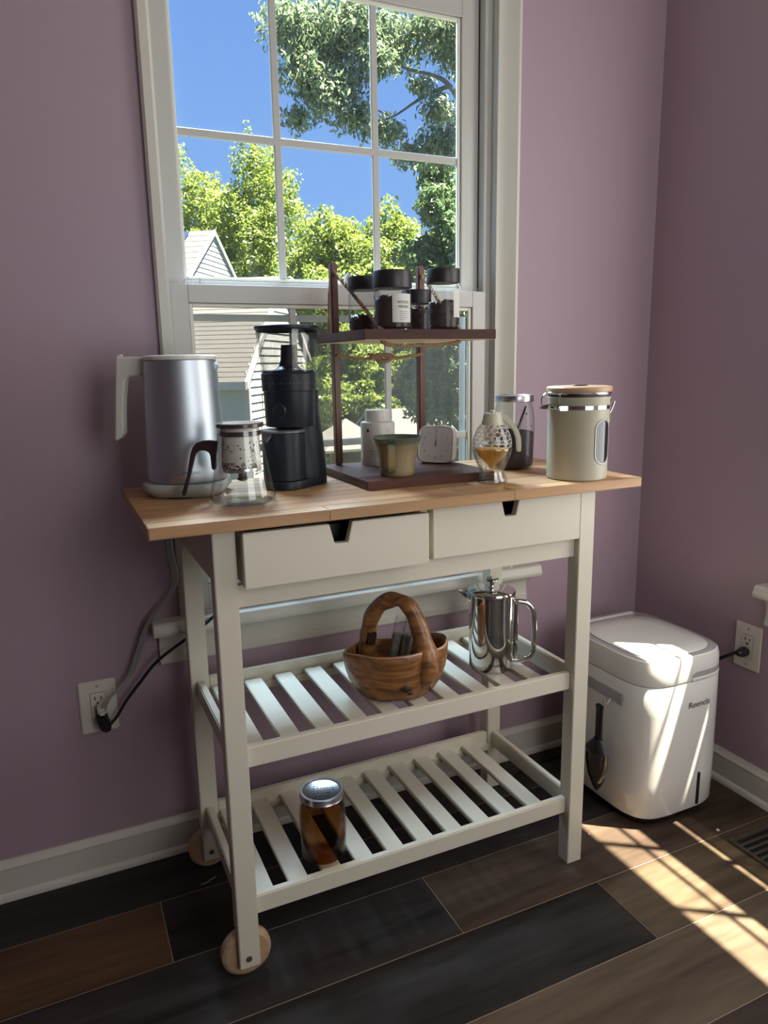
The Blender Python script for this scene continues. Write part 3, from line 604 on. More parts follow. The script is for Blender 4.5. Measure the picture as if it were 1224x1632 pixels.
UB = WZ+.308
def black_lid_jar(loc, r, ztop, zl, fill, label, seed, labelpatch=None, tipped=False):
    t = empty('glass_jar', loc); tag(t, label, 'jar', 'black-lidded jars on the upper shelf'); H = ztop-loc[2]; hl = zl-loc[2]
    g = r*.965
    MB().lathe([(.0001, .003), (g*.90, .0015), (g*.98, .004), (g, .009), (g, hl-.013), (g*.97, hl-.007), (g*.88, hl-.002), (g*.87, hl+.002)], 48).build('glass', 'jar_glass', t)
    MB().lathe([(r*.90, hl), (r*.985, hl+.0005), (r, hl+.003), (r, H-.003), (r*.97, H), (.0001, H)], 48, cap0=True).build('lid', 'jar_lid', t)
    rnd = random.Random(seed); m = MB(); gi = g*.95
    n = 36; rings = []
    for z, q in ((.004, .9), (.008, 1), (fill*.5, 1), (fill*.92, 1), (fill, .93)):
        rings.append([(gi*q*math.cos(2*PI*i/n), gi*q*math.sin(2*PI*i/n), z+(rnd.uniform(-.005, .005) if z > fill*.9 else 0)) for i in range(n)])
    m = loft(rings)
    for i in range(260):
        a = rnd.uniform(0, 2*PI); z = rnd.uniform(.006, fill+.004); s = rnd.uniform(.0015, .0045); p = Vector((gi*1.005*math.cos(a), gi*1.005*math.sin(a), z)); nr = Vector((math.cos(a), math.sin(a), 0))
        ax = (nr.cross(Vector((0, 0, 1)))*rnd.uniform(-1, 1)+Vector((0, 0, rnd.uniform(-1, 1)))+nr*rnd.uniform(-.1, .1)).normalized(); bx = nr.cross(ax)
        m.add([p-ax*s, p+bx*s*.45+nr*.0008, p+ax*s, p-bx*s*.45], [(0, 1, 2), (0, 2, 3)])
    o = m.build('contents', 'tea_bits', t, fix=False, sharp=20); o['kind'] = 'stuff'
    if labelpatch:
        a0, a1, z0, z1 = labelpatch; m = MB(); k = 14; rr = g+.0004
        for i in range(k):
            b0 = a0+(a1-a0)*i/k; b1 = a0+(a1-a0)*(i+1)/k
            m.add([(rr*math.cos(b0), rr*math.sin(b0), z0), (rr*math.cos(b1), rr*math.sin(b1), z0), (rr*math.cos(b1), rr*math.sin(b1), z1), (rr*math.cos(b0), rr*math.sin(b0), z1)], [(0, 1, 2, 3)])
        lb = m.build('paper_label', 'label_paper', t, fix=False)
        return t, g, lb
    return t, g, None
va = math.atan2(-1.154-.20, -.1227-.52)        # direction from the jars towards the camera
tj, g, lb = black_lid_jar((.5205, .2005, UB), .0388, 1.321, 1.288, .062, 'largest black-lidded jar of dried leaves with a paper label on the upper shelf', 3, (va-.02, va+1.15, .014, .068))
for s_, sz, z, w in (('MYSTIC', .0078, .049, .62), ('MAGIC', .0078, .041, .62)): text('lettering', s_, sz, 'ink', tj, lambda x, y, z=z, w=w: ((g+.0009)*math.cos(va+w+x/g), (g+.0009)*math.sin(va+w+x/g), z+y))
m = MB()
for q, z in enumerate((.034, .030, .026, .022, .018)):
    a0 = va+.36; a1 = va+.36+[.5, .55, .42, .5, .3][q]
    for i in range(4):
        b0 = a0+(a1-a0)*i/4; b1 = a0+(a1-a0)*(i+1)/4; rr = g+.0008
        m.add([(rr*math.cos(b0), rr*math.sin(b0), z), (rr*math.cos(b1), rr*math.sin(b1), z), (rr*math.cos(b1), rr*math.sin(b1), z+.0009), (rr*math.cos(b0), rr*math.sin(b0), z+.0009)], [(0, 1, 2, 3)])
m.build('small_print', 'ink_grey', lb, fix=False)
black_lid_jar((.646, .220, UB), .0347, 1.331, 1.303, .058, 'rightmost black-lidded jar of dark dried bark on the upper shelf', 5, (va+.62, va+1.35, .026, .082))
black_lid_jar((.503, .300, UB), .0347, 1.320, 1.293, .032, 'black-lidded jar a third full of black tea, behind the left rope', 8)
black_lid_jar((.640, .330, UB), .0330, 1.2995, 1.270, .052, 'short dark jar at the back of the upper shelf between two taller jars', 11)

# ---- white tea canister, mug, clock on the base board
TB = WZ+BZ
t = empty('tea_canister', (.558, .3688, TB)); tag(t, 'matt white tea canister with round cap on the stand behind the mug', 'canister')
MB().lathe([(.0001, 0), (.0385, 0), (.0390, .002), (.0390, .0935), (.0380, .0965), (.0300, .0985), (.0001, .0985)], 48).build('body', 'ceramic_white', t)
MB().lathe([(.0283, .0985), (.0287, .0995), (.0283, .1215), (.0272, .1235), (.0001, .1240)], 48).build('cap', 'ceramic_white', t)
ca = math.atan2(-1.52, -.68)
cf = lambda x, y: (.0394*math.cos(ca+x/.039), .0394*math.sin(ca+x/.039), y)
def strips(L_):
    m = MB()
    for x0, x1, z0, z1 in L_:
        k = 4
        for i in range(k):
            a, b = x0+(x1-x0)*i/k, x0+(x1-x0)*(i+1)/k; m.add([cf(a, z0), cf(b, z0), cf(b, z1), cf(a, z1)], [(0, 1, 2, 3)])
    return m
strips([(-.026, -.0205, .076, .083)]).build('emblem', 'ink', t, fix=False)
strips([(-.020, .016, .0335, .0345), (-.017, .012, .0275, .0283), (-.017, .015, .0225, .0233), (.022, .030, .083, .0838), (.022, .029, .079, .0798), (.022, .031, .075, .0758)]).build('small_print', 'ink_grey', t, fix=False)

t = empty('pottery_mug', (.526, .2022, TB), VY); tag(t, 'brown and green glazed pottery mug on the walnut stand', 'mug')
m = bpy.data.materials.new('mug_glaze'); m.use_nodes = True; n = m.node_tree.nodes; L = m.node_tree.links; p = n['Principled BSDF']; p.inputs['Roughness'].default_value = .28
tc = n.new('ShaderNodeTexCoord'); sx = n.new('ShaderNodeSeparateXYZ'); no = n.new('ShaderNodeTexNoise'); no.inputs['Scale'].default_value = 55; ma = n.new('ShaderNodeMath'); ma.operation = 'MULTIPLY_ADD'; ma.inputs[1].default_value = .022
L.new(tc.outputs['Object'], sx.inputs[0]); L.new(tc.outputs['Object'], no.inputs[0]); L.new(no.outputs['Fac'], ma.inputs[0]); L.new(sx.outputs['Z'], ma.inputs[2])
mr = n.new('ShaderNodeMapRange'); mr.inputs['From Max'].default_value = .10; L.new(ma.outputs[0], mr.inputs['Value'])
cr = n.new('ShaderNodeValToRGB'); e = cr.color_ramp.elements; e[0].position = 0; e[0].color = (.30, .24, .13, 1); e[1].position = 1; e[1].color = (.085, .10, .075, 1)
for pos, c in ((.55, (.27, .21, .12, 1)), (.74, (.20, .175, .10, 1)), (.80, (.10, .12, .085, 1))): q = e.new(pos); q.color = c
L.new(mr.outputs[0], cr.inputs[0]); L.new(cr.outputs[0], p.inputs['Base Color']); MAT['mug_glaze'] = m
MB().lathe([(.0001, 0), (.0340, 0), (.0356, .002), (.0362, .010), (.0385, .035), (.0430, .056), (.0500, .073), (.0528, .0778), (.0518, .0788), (.0490, .0765), (.0415, .056), (.0365, .035), (.033, .010), (.0001, .006)], 64).build('body', 'mug_glaze', t)
hp = smooth_path([(-.012, -.0440, .066), (-.012, -.0560, .0660), (-.012, -.0640, .0570), (-.012, -.0650, .0400), (-.012, -.0600, .0220), (-.012, -.0480, .0130), (-.012, -.0350, .0130)], 5)
m = MB(); vv = []; ff = []
for i, p_ in enumerate(hp):
    tt = (hp[min(i+1, len(hp)-1)]-hp[max(i-1, 0)]).normalized(); nn = Vector((1, 0, 0)).cross(tt)
    for a, b in ((-.0075, -.0025), (.0075, -.0025), (.0075, .0025), (-.0075, .0025)): vv.append(p_+Vector((a, 0, 0))+nn*b)
for i in range(len(hp)-1):
    for k in range(4): k2 = (k+1) % 4; ff.append((i*4+k, i*4+k2, i*4+4+k2, i*4+4+k))
m.add(vv, ff).build('handle', 'mug_glaze', t, bevel=.0018)

CR = -.80
t = empty('desk_clock', (.668, .300, TB), CR); tag(t, 'small white rounded-square clock leaning back on the stand', 'clock')
tl = Matrix.Rotation(math.radians(-9), 3, 'X')
def rsq(h, e=5.0, zc=.0445, y=0, n=64): return [tuple(tl @ Vector((p[0], y, p[1]+zc))) for p in superellipse(h, h, e, n)]
loft([rsq(.039, y=.030), rsq(.0425, y=.026), rsq(.0430, y=.006), rsq(.0420, y=.001), rsq(.0405, y=0), rsq(.0385, y=.0015)], cap1=False).build('case', 'clock_case', t)
loft([rsq(.0388, y=.0015)], cap0=True, cap1=False).build('dial', 'clock_white', t, fix=False)
def cl(x, z, y=.0007): return tuple(tl @ Vector((x, y, z+.0445)))
m = MB()
m.add([cl(-.0006, -.006), cl(.0006, -.006), cl(.0004, .024), cl(-.0004, .024)], [(0, 1, 2, 3)])
m.build('minute_hand', 'ink', t, fix=False)
MB().add([cl(-.0022, -.003, .0005), cl(.0022, -.003, .0005), cl(.0008, .012, .0005), cl(-.0008, .012, .0005)], [(0, 1, 2, 3)]).build('hour_hand', 'ink_grey', t, fix=False)
for i in range(1, 13):
    a = i*PI/6; text('numeral', str(i), .0072, 'ink_grey', t, lambda x, y, a=a: cl(x+.030*math.sin(a), y-.0025+.030*math.cos(a)))

# ---- honey dispenser
t = empty('honey_dispenser', (.6958, .1061, WZ), VY); tag(t, 'glass honey dispenser with beige trigger cap and amber honey', 'honey dispenser')
MB().lathe([(.0001, .002), (.0285, 0), (.0312, .002), (.0312, .006), (.0290, .013), (.0255, .0215), (.0262, .028), (.0305, .038), (.0350, .048), (.0385, .059), (.0400, .066), (.0385, .067), (.0335, .048), (.0240, .030), (.0225, .0215), (.026, .010), (.0001, .009)], 56).build('stand', 'honey_glass', t)
MB().lathe([(.0375, .0655), (.0405, .0665), (.0412, .069), (.0405, .0715), (.0385, .0725)], 56).build('rim', 'honey_glass', t)
bulb = [(.0065, .030), (.0075, .036), (.015, .042), (.0275, .055), (.0345, .0665), (.0380, .0720), (.0392, .0780), (.0390, .0840), (.0375, .0920), (.0350, .1000), (.0310, .1080), (.0265, .1150), (.0215, .1205)]
MB().lathe(bulb, 56).build('bulb', 'honey_glass', t)
MB().lathe([(.0001, .031), (.0055, .031), (.0068, .037), (.0142, .0432), (.0265, .0560), (.0335, .0670), (.0350, .0690), (.0001, .0690)], 48).build('honey', 'honey_fluid', t)
def bulb_r(z):
    for (r0, z0), (r1, z1) in zip(bulb[:-1], bulb[1:]):
        if z0 <= z <= z1: return r0+(r1-r0)*(z-z0)/(z1-z0)
    return bulb[-1][0]
m = MB(); NC = 16; dz = .0078
for row in range(6):
    zc = .0775+row*dz
    for c in range(NC):
        ac = 2*PI*(c+(.5 if row % 2 else 0))/NC; hw = 2*PI/NC/2
        pts = []
        for k in range(7):
            a = PI/6+k*PI/3; aa = ac+hw*1.12*math.cos(a)*1.0; z = min(max(zc+dz*.66*math.sin(a), .0735), .1195); r = bulb_r(z)+.0006
            pts.append((r*math.cos(aa), r*math.sin(aa), z))
        for p, q in zip(pts[:-1], pts[1:]): m.tube([p, q], .00055, 4, caps=False)
m.build('honeycomb_relief', 'comb_line', t, fix=False)
MB().lathe([(.0225, .1185), (.0222, .1200), (.0178, .1395), (.0165, .1412), (.0001, .1412)], 40, cap0=True).build('cap', 'honey_cap', t)
MB().lathe([(.0055, .1410), (.0055, .1465), (.0045, .1475), (.0001, .1475)], 20).build('plunger', 'honey_cap', t)
MB().tube([(0, 0, .141), (0, 0, .034)], .0018, 8).build('valve_rod', 'honey_cap', t)
out = [(.004, .1425), (.0194, .1425), (.0320, .1345), (.0429, .1221), (.0520, .1080), (.0576, .0922), (.0588, .0800), (.0586, .0645), (.0575, .0628), (.0510, .0628), (.0500, .0645), (.0498, .0800), (.0480, .0910), (.0430, .1040), (.0350, .1150), (.0270, .1230), (.0180, .1300), (.010, .1310)]
MB().prism(out, -.0065, .0065, 'xz').build('trigger', 'honey_cap', t, bevel=.0022, seg=2)

# ---- mason jars
def mason(loc, r, H, label, rz=0):
    t = empty('mason_jar', loc, rz); tag(t, label, 'jar', 'quart canning jars')
    prof = [(.0001, .004), (r*.80, .003), (r*.90, .0008), (r*.955, .004), (r*.985, .014), (r, .04), (r*1.02, H*.50), (r*1.015, H*.66), (r*.985, H*.76), (r*.92, H*.84), (r*.87, H*.880), (r*.865, H*.905), (r*.905, H*.912), (r*.905, H*.925), (r*.865, H*.93)]
    MB().lathe(prof, 64).build('glass', 'jar_glass', t)
    lr = r*.965
    MB().lathe([(lr*.90, H*.918), (lr*.995, H*.915), (lr*1.01, H*.922), (lr*.99, H*.930), (lr*.985, H*.938), (lr*.995, H*.944), (lr*.985, H*.95), (lr*.985, H*.986), (lr*.965, H), (lr*.86, H), (lr*.835, H*.994)], 64).build('lid_band', 'tin', t)
    MB().lathe([(.0001, H*.990), (lr*.80, H*.990), (lr*.82, H*.994), (lr*.85, H*.990)], 64).build('lid_disc', 'tin', t)
    return t, lr
t, lr = mason((.8464, .248, WZ), .0455, .168, 'mason jar half full of ground coffee behind the honey dispenser')
n = 40; rg = []
for z, q in ((.006, .86), (.012, .955), (.04, .965), (.078, .975), (.086, .97)):
    rg.append([(.0455*q*math.cos(2*PI*i/n), .0455*q*math.sin(2*PI*i/n), z+(.010*math.cos(2*PI*i/n*1.0+2.4) if z > .08 else 0)) for i in range(n)])
o = loft(rg).build('ground_coffee', 'coffee', t); o['kind'] = 'stuff'
MB().tube([(.024, -.012, .142), (.004, -.022, .112), (-.012, -.030, .088)], [.0026, .0032, .0045], 10).build('scoop', 'scoop_black', t)
m = MB()
for a, z, s in ((va+.5, .128, .0022), (va-.2, .098, .0014), (va+.9, .10, .0014), (va+.15, .118, .0012), (va+1.0, .086, .0012)):
    p = Vector((.0445*math.cos(a), .0445*math.sin(a), z)); m.lathe([(.0001, z-s), (s, z), (.0001, z+s)], 7, p.x, p.y)
m.build('coffee_specks', 'coffee', t)
t, lr = mason((.3075, .1230, SH2), .0468, .150, 'mason jar of amber tea with a handwritten lid on the bottom shelf')
MB().lathe([(.0001, .006), (.0395, .006), (.0430, .012), (.0445, .04), (.0452, .075), (.0448, .100), (.0436, .1120), (.0001, .1120)], 56).build('brewed_tea', 'brew', t)
ha = VY
def lidpt(x, y): c, s = math.cos(ha+.15), math.sin(ha+.15); return (x*c-y*s, x*s+y*c, .1490)
m = MB(); rn = random.Random(4)
for row in range(6):
    y = .022-row*.0085; hw = math.sqrt(max(.0004, .034**2-y*y))*.75; x = -hw+rn.uniform(0, .008)
    while x < hw*(.9 if row < 4 else .55):
        ln = rn.uniform(.002, .0055); m.tube([lidpt(x, y+rn.uniform(-.001, .0015)), lidpt(x+ln*.5, y+rn.uniform(.0005, .003)), lidpt(x+ln, y+rn.uniform(-.001, .001))], .0004, 4); x += ln+rn.uniform(.0008, .003)
m.build('handwriting', 'ink', t, fix=False)

# ---- food canister with wood lid
t = empty('food_canister', (.8838, .0701, WZ), VY); tag(t, 'sage green metal canister with wooden clamp lid at the right of the worktop', 'canister')
MB().lathe([(.0001, 0), (.0595, 0), (.0618, .0025), (.0623, .008), (.0623, .165), (.0640, .1675), (.0640, .170), (.0600, .1705)], 72).build('body', 'canister_paint', t)
MB().lathe([(.0600, .1700), (.0632, .1705), (.0632, .1745), (.0600, .1750)], 64).build('seal', 'seal_black', t)
MB().lathe([(.0600, .1750), (.0650, .1755), (.0655, .178), (.0645, .1800), (.0600, .1800)], 64).build('lid_ring', 'steel', t)
MB().lathe([(.0001, .1800), (.0655, .1800), (.0665, .1820), (.0665, .1885), (.0650, .1905), (.0600, .1912), (.0001, .1912)], 72).build('lid', 'lid_wood', t)
MB().lathe([(.016, .1914), (.0175, .1935), (.0150, .1945), (.0001, .1945)], 36).build('date_dial', 'steel', t)
MB().lathe([(.0624, .1450), (.0638, .1455), (.0638, .1530), (.0624, .1535)], 72).build('clamp_band', 'chrome', t)
m = MB()
m.tube(smooth_path([(-.0790, -.012, .152), (-.0800, -.010, .160), (-.0780, -.009, .170), (-.0690, -.010, .178), (-.0560, -.030, .1800)], 5), .0014, 8)
m.tube(smooth_path([(-.0500, -.0475, .149), (-.0505, -.0480, .160), (-.0505, -.0470, .172), (-.0470, -.0450, .1790), (-.0400, -.042, .1815)], 5), .0014, 8)
m.tube(smooth_path([(-.0780, -.013, .152), (-.066, -.035, .156), (-.058, -.044, .150), (-.050, -.0485, .148)], 5), .0016, 8)
m.build('clamp_wire', 'chrome', t)
MB().prism([(-.083, .1465), (-.070, .1455), (-.066, .1490), (-.070, .1545), (-.082, .1520)], -.020, -.004, 'xz').build('clamp_lever', 'seal_black', t, bevel=.0015)
MB().box(-.052, -.036, -.0560, -.0495, .1440, .1535).build('clamp_latch', 'chrome', t, bevel=.001)
MB().tube(smooth_path([(.0625, -.012, .152), (.070, -.012, .160), (.0680, -.012, .150), (.0640, -.012, .140), (.0620, -.012, .136)], 4), .0016, 8).build('hinge_wire', 'chrome', t)
MB().lathe([(.008, -.0009), (.0098, 0), (.008, .0009)], 24, rot=Matrix.Rotation(PI/2, 3, 'Y')).build('scoop_ring', 'chrome', t, loc=(.0650, -.006, .122))
def cyl_oval(r, ac, wz, hz, zc, n=48): 
    return [(r*math.cos(ac+p[0]/r), r*math.sin(ac+p[0]/r), zc+p[1]) for p in superoval(wz, hz, n)]
def superoval(w, h, n):
    o = []
    for i in range(n):
        a = 2*PI*i/n; o.append((w*math.cos(a), math.copysign(h-w, math.sin(a))+w*math.sin(a)))
    return o
wa = -PI/2+.690
loft([cyl_oval(.0624, wa, .0240, .0470, .0795), cyl_oval(.0634, wa, .0234, .0464, .0795), cyl_oval(.0630, wa, .0208, .0438, .0795)], False, False).build('window_bezel', 'bezel', t)
m = MB(); nc = 10; vs = []; nr_ = 25
for i in range(nr_):
    zz = -.0440+.0880*i/(nr_-1); dz_ = max(0, abs(zz)-(.0440-.0210)); hw = math.sqrt(max(1e-8, .0210**2-dz_**2))
    for c in range(nc): a = wa+(-hw+2*hw*c/(nc-1))/.0630; vs.append((.0629*math.cos(a), .0629*math.sin(a), .0795+zz))
m.add(vs, [(i*nc+c, i*nc+c+1, (i+1)*nc+c+1, (i+1)*nc+c) for i in range(nr_-1) for c in range(nc-1)]).build('viewing_window', 'window_dark', t, fix=False)

# ================================================================== THINGS ON THE SHELVES
# ---- french press
t = empty('french_press', (.7530, .1880, SH1), VY); tag(t, 'polished steel french press standing on the upper slatted shelf', 'french press')
MB().lathe([(.0001, 0), (.0480, 0), (.0500, .002), (.0506, .008), (.0512, .100), (.0525, .1700), (.0530, .1760), (.0515, .1765)], 72).build('body', 'chrome', t)
MB().lathe([(.0530, .1765), (.0538, .1775), (.0538, .1815), (.0525, .1840), (.0440, .1870), (.0150, .1885), (.0001, .1885)], 72).build('lid', 'chrome', t)
MB().lathe([(.0090, .1880), (.0078, .1900), (.0055, .1910), (.0052, .2020), (.0070, .2040), (.0135, .2052), (.0142, .2065), (.0142, .2110), (.0130, .2125), (.0001, .2130)], 36).build('plunger_knob', 'chrome', t)
MB().add([(-.048, -.018, .1760), (-.048, .018, .1760), (-.0770, 0, .1840), (-.0745, 0, .1790), (-.050, -.014, .1600), (-.050, .014, .1600), (-.0720, -.0085, .1835), (-.0720, .0085, .1835)], [(0, 6, 2, 7, 1), (0, 4, 3, 6), (6, 3, 2), (1, 7, 3, 5), (7, 2, 3), (4, 5, 3)]).build('spout', 'chrome', t)
MB().tube(smooth_path([(.0500, 0, .1545), (.0650, 0, .1545), (.0830, 0, .1480), (.0950, 0, .1280), (.0985, 0, .0950), (.0985, 0, .0600), (.0960, 0, .0330), (.0840, 0, .0170), (.0680, 0, .0130), (.0510, 0, .0130)], 6), .0062, 14).tube([(.0560, 0, .150), (.0560, 0, .018)], .0050, 12).build('handle', 'chrome', t)
text('logo', 'ziruma', .0115, 'ink', t, lambda x, y: (.0516*math.sin(.06+x/.0516), -.0516*math.cos(.06+x/.0516), .0170+y))

# ---- carved burl basket
t = empty('burl_basket', (.4950, .1700, SH1), VY); tag(t, 'carved burl wood basket with arched handle on the upper shelf', 'basket')
NB = 72
def rim_z(a):   # a: 0 = right, -90deg = front
    return .102+.010*math.cos(a)-.009*math.sin(a)+.004*math.sin(2*a+.8)+.003*math.sin(3*a+1.0)
def bowl_ring(q, off=0.0):
    o = []
    for i in range(NB):
        a = 2*PI*i/NB
        ra = .108+.004*math.cos(2*a+.3)+.003*math.cos(3*a); rb = .080+.003*math.sin(3*a)
        s = .66+.34*math.sin(min(1, q*1.02)*PI/2)**.62 if q > 0 else .62
        lump = 1+.018*math.sin(5*a+q*3)+.012*math.sin(9*a+1.3+q*5)
        lean = .006*q
        x = (ra*s-off)*math.cos(a)*lump+lean*.3; y = (rb*s-off)*math.sin(a)*lump
        z = q*rim_z(a)+(.0025*math.sin(4*a)*q)
        o.append((x, y, z+.0005))
    return o
outer = [bowl_ring(q) for q in (0, .03, .10, .22, .38, .55, .72, .88, .97)]
edge_r = [[(x*.985, y*.985, z+.0015) for x, y, z in bowl_ring(1.0, .002)]]
inner = [[(x, y, max(z, .012)) for x, y, z in bowl_ring(q, .0075)] for q in (.98, .85, .66, .45, .25, .12)]
bowl = loft(outer+edge_r+inner, True, True).build('bowl', 'burl', t, sharp=60)
rim = [bowl_ring(.985, .0008), [(x, y, z+.0022) for x, y, z in bowl_ring(.99, .0032)], bowl_ring(.985, .0068)]
loft(rim, False, False).build('rim', 'burl_rim', t, sharp=80, fix=False)
hp = smooth_path([(-.056, .044, .040), (-.0550, .042, .085), (-.0510, .036, .125), (-.0440, .030, .158), (-.0220, .018, .1910), (.0080, .004, .2040), (.0330, -.010, .1950), (.0500, -.020, .1650), (.0620, -.032, .1250), (.0690, -.044, .0900), (.0690, -.050, .0600), (.0560, -.040, .0300)], 5)
nh = len(hp); rad = []
for i in range(nh):
    q = i/(nh-1); rad.append(.0175+.0010*math.sin(i*.9)+(.008*math.exp(-((q-.82)/.10)**2)) - (.005*max(0, q-.9)/.1) + (.004*max(0, .2-q)/.2) - .0030*math.exp(-((q-.49)/.05)**2))
MB().tube(hp, rad, 16).build('handle', 'burl', t, sharp=60)
kv = MB()
for (x, y, z, a, b) in ((.026, -.0800, .040, .010, .007), (.034, -.0775, .030, .006, .004), (.074, -.056, .030, .003, .006)):
    nrm = Vector((x/.108**2, y/.08**2, 0)).normalized(); tn = nrm.cross(Vector((0, 0, 1)))
    c0 = Vector((x, y, z)); ring_ = [c0+tn*a*math.cos(2*PI*i/12)*(1+.3*math.sin(3*i))+Vector((0, 0, b*math.sin(2*PI*i/12)*(1+.25*math.cos(2*i)))) for i in range(12)]
    kv.add(ring_+[c0+nrm*.0035], [(i, (i+1) % 12, 12) for i in range(12)])
kv.build('knot_hole', 'burl_dark', t, sharp=180)
MB().box(-.010, .010, -.002, .003, -.016, .016).build('dark_knot', 'burl_dark', t, bevel=.003, loc=(-.046, .020, .112), rot=(.1, .15, .2))
# glass herb tubes inside the basket
def herb_tube(loc, rot, label):
    t = empty('herb_tube', loc); t.rotation_euler = rot; tag(t, label, 'glass tube', 'glass herb tubes in the burl basket')
    MB().lathe([(.0001, .000), (.008, .001), (.0115, .005), (.0120, .012), (.0120, .150), (.0112, .152)], 28).build('glass', 'clear_glass', t)
    MB().lathe([(.0001, .003), (.0095, .005), (.0108, .012), (.0108, .112), (.0001, .116)], 24).build('dried_herbs', 'herb', t)
    return t
cx, cy = .495, .170
def loc_b(a, b, z): return (cx+a*math.cos(VY)-b*math.sin(VY), cy+a*math.sin(VY)+b*math.cos(VY), SH1+z)
herb_tube(loc_b(-.012, .012, .0135), (math.radians(-2), math.radians(12), VY), 'left glass tube of dried herbs leaning in the basket')
herb_tube(loc_b(.012, .002, .0135), (math.radians(-2), math.radians(11), VY), 'right glass tube of dried herbs leaning in the basket')

# ================================================================== COMPOSTER
t = empty('food_composter', (1.226, .205, 0), 0); tag(t, 'white electric food composter bin in the corner beside the cart', 'composter')
def bring(z, a, b, e=4.2, n=96, sy=0): return [(p[0], p[1]+sy, z) for p in superellipse(a, b, e, n)]
loft([bring(.000, .120, .148), bring(.012, .128, .156), bring(.026, .130, .158)]).build('foot', 'slot_black', t)
loft([bring(.0260, .132, .160), bring(.028, .139, .167), bring(.036, .1425, .1705), bring(.12, .1435, .1715), bring(.30, .1425, .1705), bring(.372, .1415, .1695), bring(.375, .1400, .168)]).build('body', 'bin_white', t)
loft([bring(.3750, .1395, .1675), bring(.3768, .1395, .1675)]).build('lid_gap', 'ink_grey', t)
lid = loft([bring(.3768, .1405, .1685), bring(.380, .1415, .1695), bring(.425, .1400, .1680), bring(.437, .1370, .1650), bring(.4395, .134, .162)], True, False).build('lid', 'bin_white', t)
loft([bring(.4395, .134, .162), bring(.4405, .1325, .1605)]).build('lid_top', 'bin_grey', lid)
loft([bring(.4400, .1200, .1330, 3.4, sy=-.016), bring(.4425, .1200, .1330, 3.4, sy=-.016), bring(.4440, .1175, .1305, 3.4, sy=-.016), bring(.4450, .08, .09, 3.0, sy=-.016)]).build('lid_panel', 'bin_white', lid)
loft([bring(.4400, .1212, .1342, 3.4, sy=-.016), bring(.4410, .1212, .1342, 3.4, sy=-.016)]).build('panel_seam', 'ink_grey', lid)
MB().box(-.10, .10, .132, .146, .4405, .4425).build('rear_strip', 'bin_white', lid, bevel=.001)
MB().lathe([(.0001, .4412), (.0022, .4412)], 12, 0.0, -.1545).build('indicator', 'ink_grey', lid)
def bfront(x, a=.1405, b=.1690, e=4.2): return -b*(1-abs(x/a)**e)**(1/e)
hx_ = [.002+.116*i/16 for i in range(17)]
rgs = []
for q, (off, z) in enumerate(((.0002, .378), (.0022, .3785), (.0020, .3835), (.0002, .3850))): rgs.append([(x_, bfront(x_)-off, z) for x_ in hx_])
def openloft(rg):
    m = MB(); n = len(rg[0]); v = [p for r in rg for p in r]; f = [(j*n+i, j*n+i+1, (j+1)*n+i+1, (j+1)*n+i) for j in range(len(rg)-1) for i in range(n-1)]; return m.add(v, f)
openloft(rgs).build('handle_lip', 'bin_white', lid)
rgs = [[(x_, bfront(x_)-.0006, .3850) for x_ in hx_], [(x_, bfront(x_)-.0004, .3985-.006*max(0, abs(i-8)-6)/2) for i, x_ in enumerate(hx_)]]
openloft(rgs).build('recess_shade', 'bin_grey', lid)  # grey strip on the face; the recess shade is in its colour
fy = -.1718
text('logo', 'Reencle', .0225, 'ink', t, lambda x, y: (.030+x, bfront(.030+x, .1430, .1716)-.0012, .309+y))
MB().prism([(.0505-.0045+.0045*math.cos(a), .082+(.040 if math.sin(a) >= 0 else -.040)+.0045*math.sin(a)) for a in [2*PI*i/24 for i in range(24)]], -.1728, -.168, 'xz').build('air_slot', 'slot_black', t)
MB().box(-.1440, -.1400, -.095, .065, .312, .342).build('hook_plate', 'bin_grey', t, bevel=.0016)
MB().tube(smooth_path([(-.1425, -.053, .314), (-.150, -.053, .306), (-.158, -.053, .304), (-.163, -.053, .310), (-.164, -.053, .318)], 5), .0028, 10).build('hook', 'bin_grey', t)
t = empty('compost_scoop', (1.0500, .152, .3060), 0); tag(t, 'black-handled compost scoop hanging on the side of the composter', 'scoop')
MB().prism([(-.011, 0), (.011, 0), (.011, -.008), (.0095, -.012), (.009, -.085), (.014, -.098), (-.014, -.098), (-.009, -.085), (-.0095, -.012), (-.011, -.008)], -.006, .006, 'yz').build('handle', 'scoop_black', t, bevel=.003)
def scoop_ring(z, w, dp, n=14): return [(-dp*math.sin(PI*i/(n-1))*1.0, w*math.cos(PI*i/(n-1)), z) for i in range(n)]
rg = [scoop_ring(-.092, .012, .010), scoop_ring(-.112, .030, .019), scoop_ring(-.122, .038, .022)]
m = MB(); n = 14
def openloft(rg):
    m = MB(); n = len(rg[0]); v = [p for r in rg for p in r]; f = [(j*n+i, j*n+i+1, (j+1)*n+i+1, (j+1)*n+i) for j in range(len(rg)-1) for i in range(n-1)]; return m.add(v, f)
openloft(rg).build('shoulder', 'scoop_black', t, fix=False)
openloft([scoop_ring(-.122, .038, .022), scoop_ring(-.160, .036, .022), scoop_ring(-.195, .027, .017), scoop_ring(-.220, .014, .009), scoop_ring(-.235, .003, .002)]).build('blade', 'scoop_clear', t, fix=False)

# ================================================================== OUTSIDE
GZ = -2.6
g_ = MB().box(-60, 120, YW+.3, 160, GZ-.2, GZ).build('lawn', 'lawn'); struct(g_, 'green lawn outside')
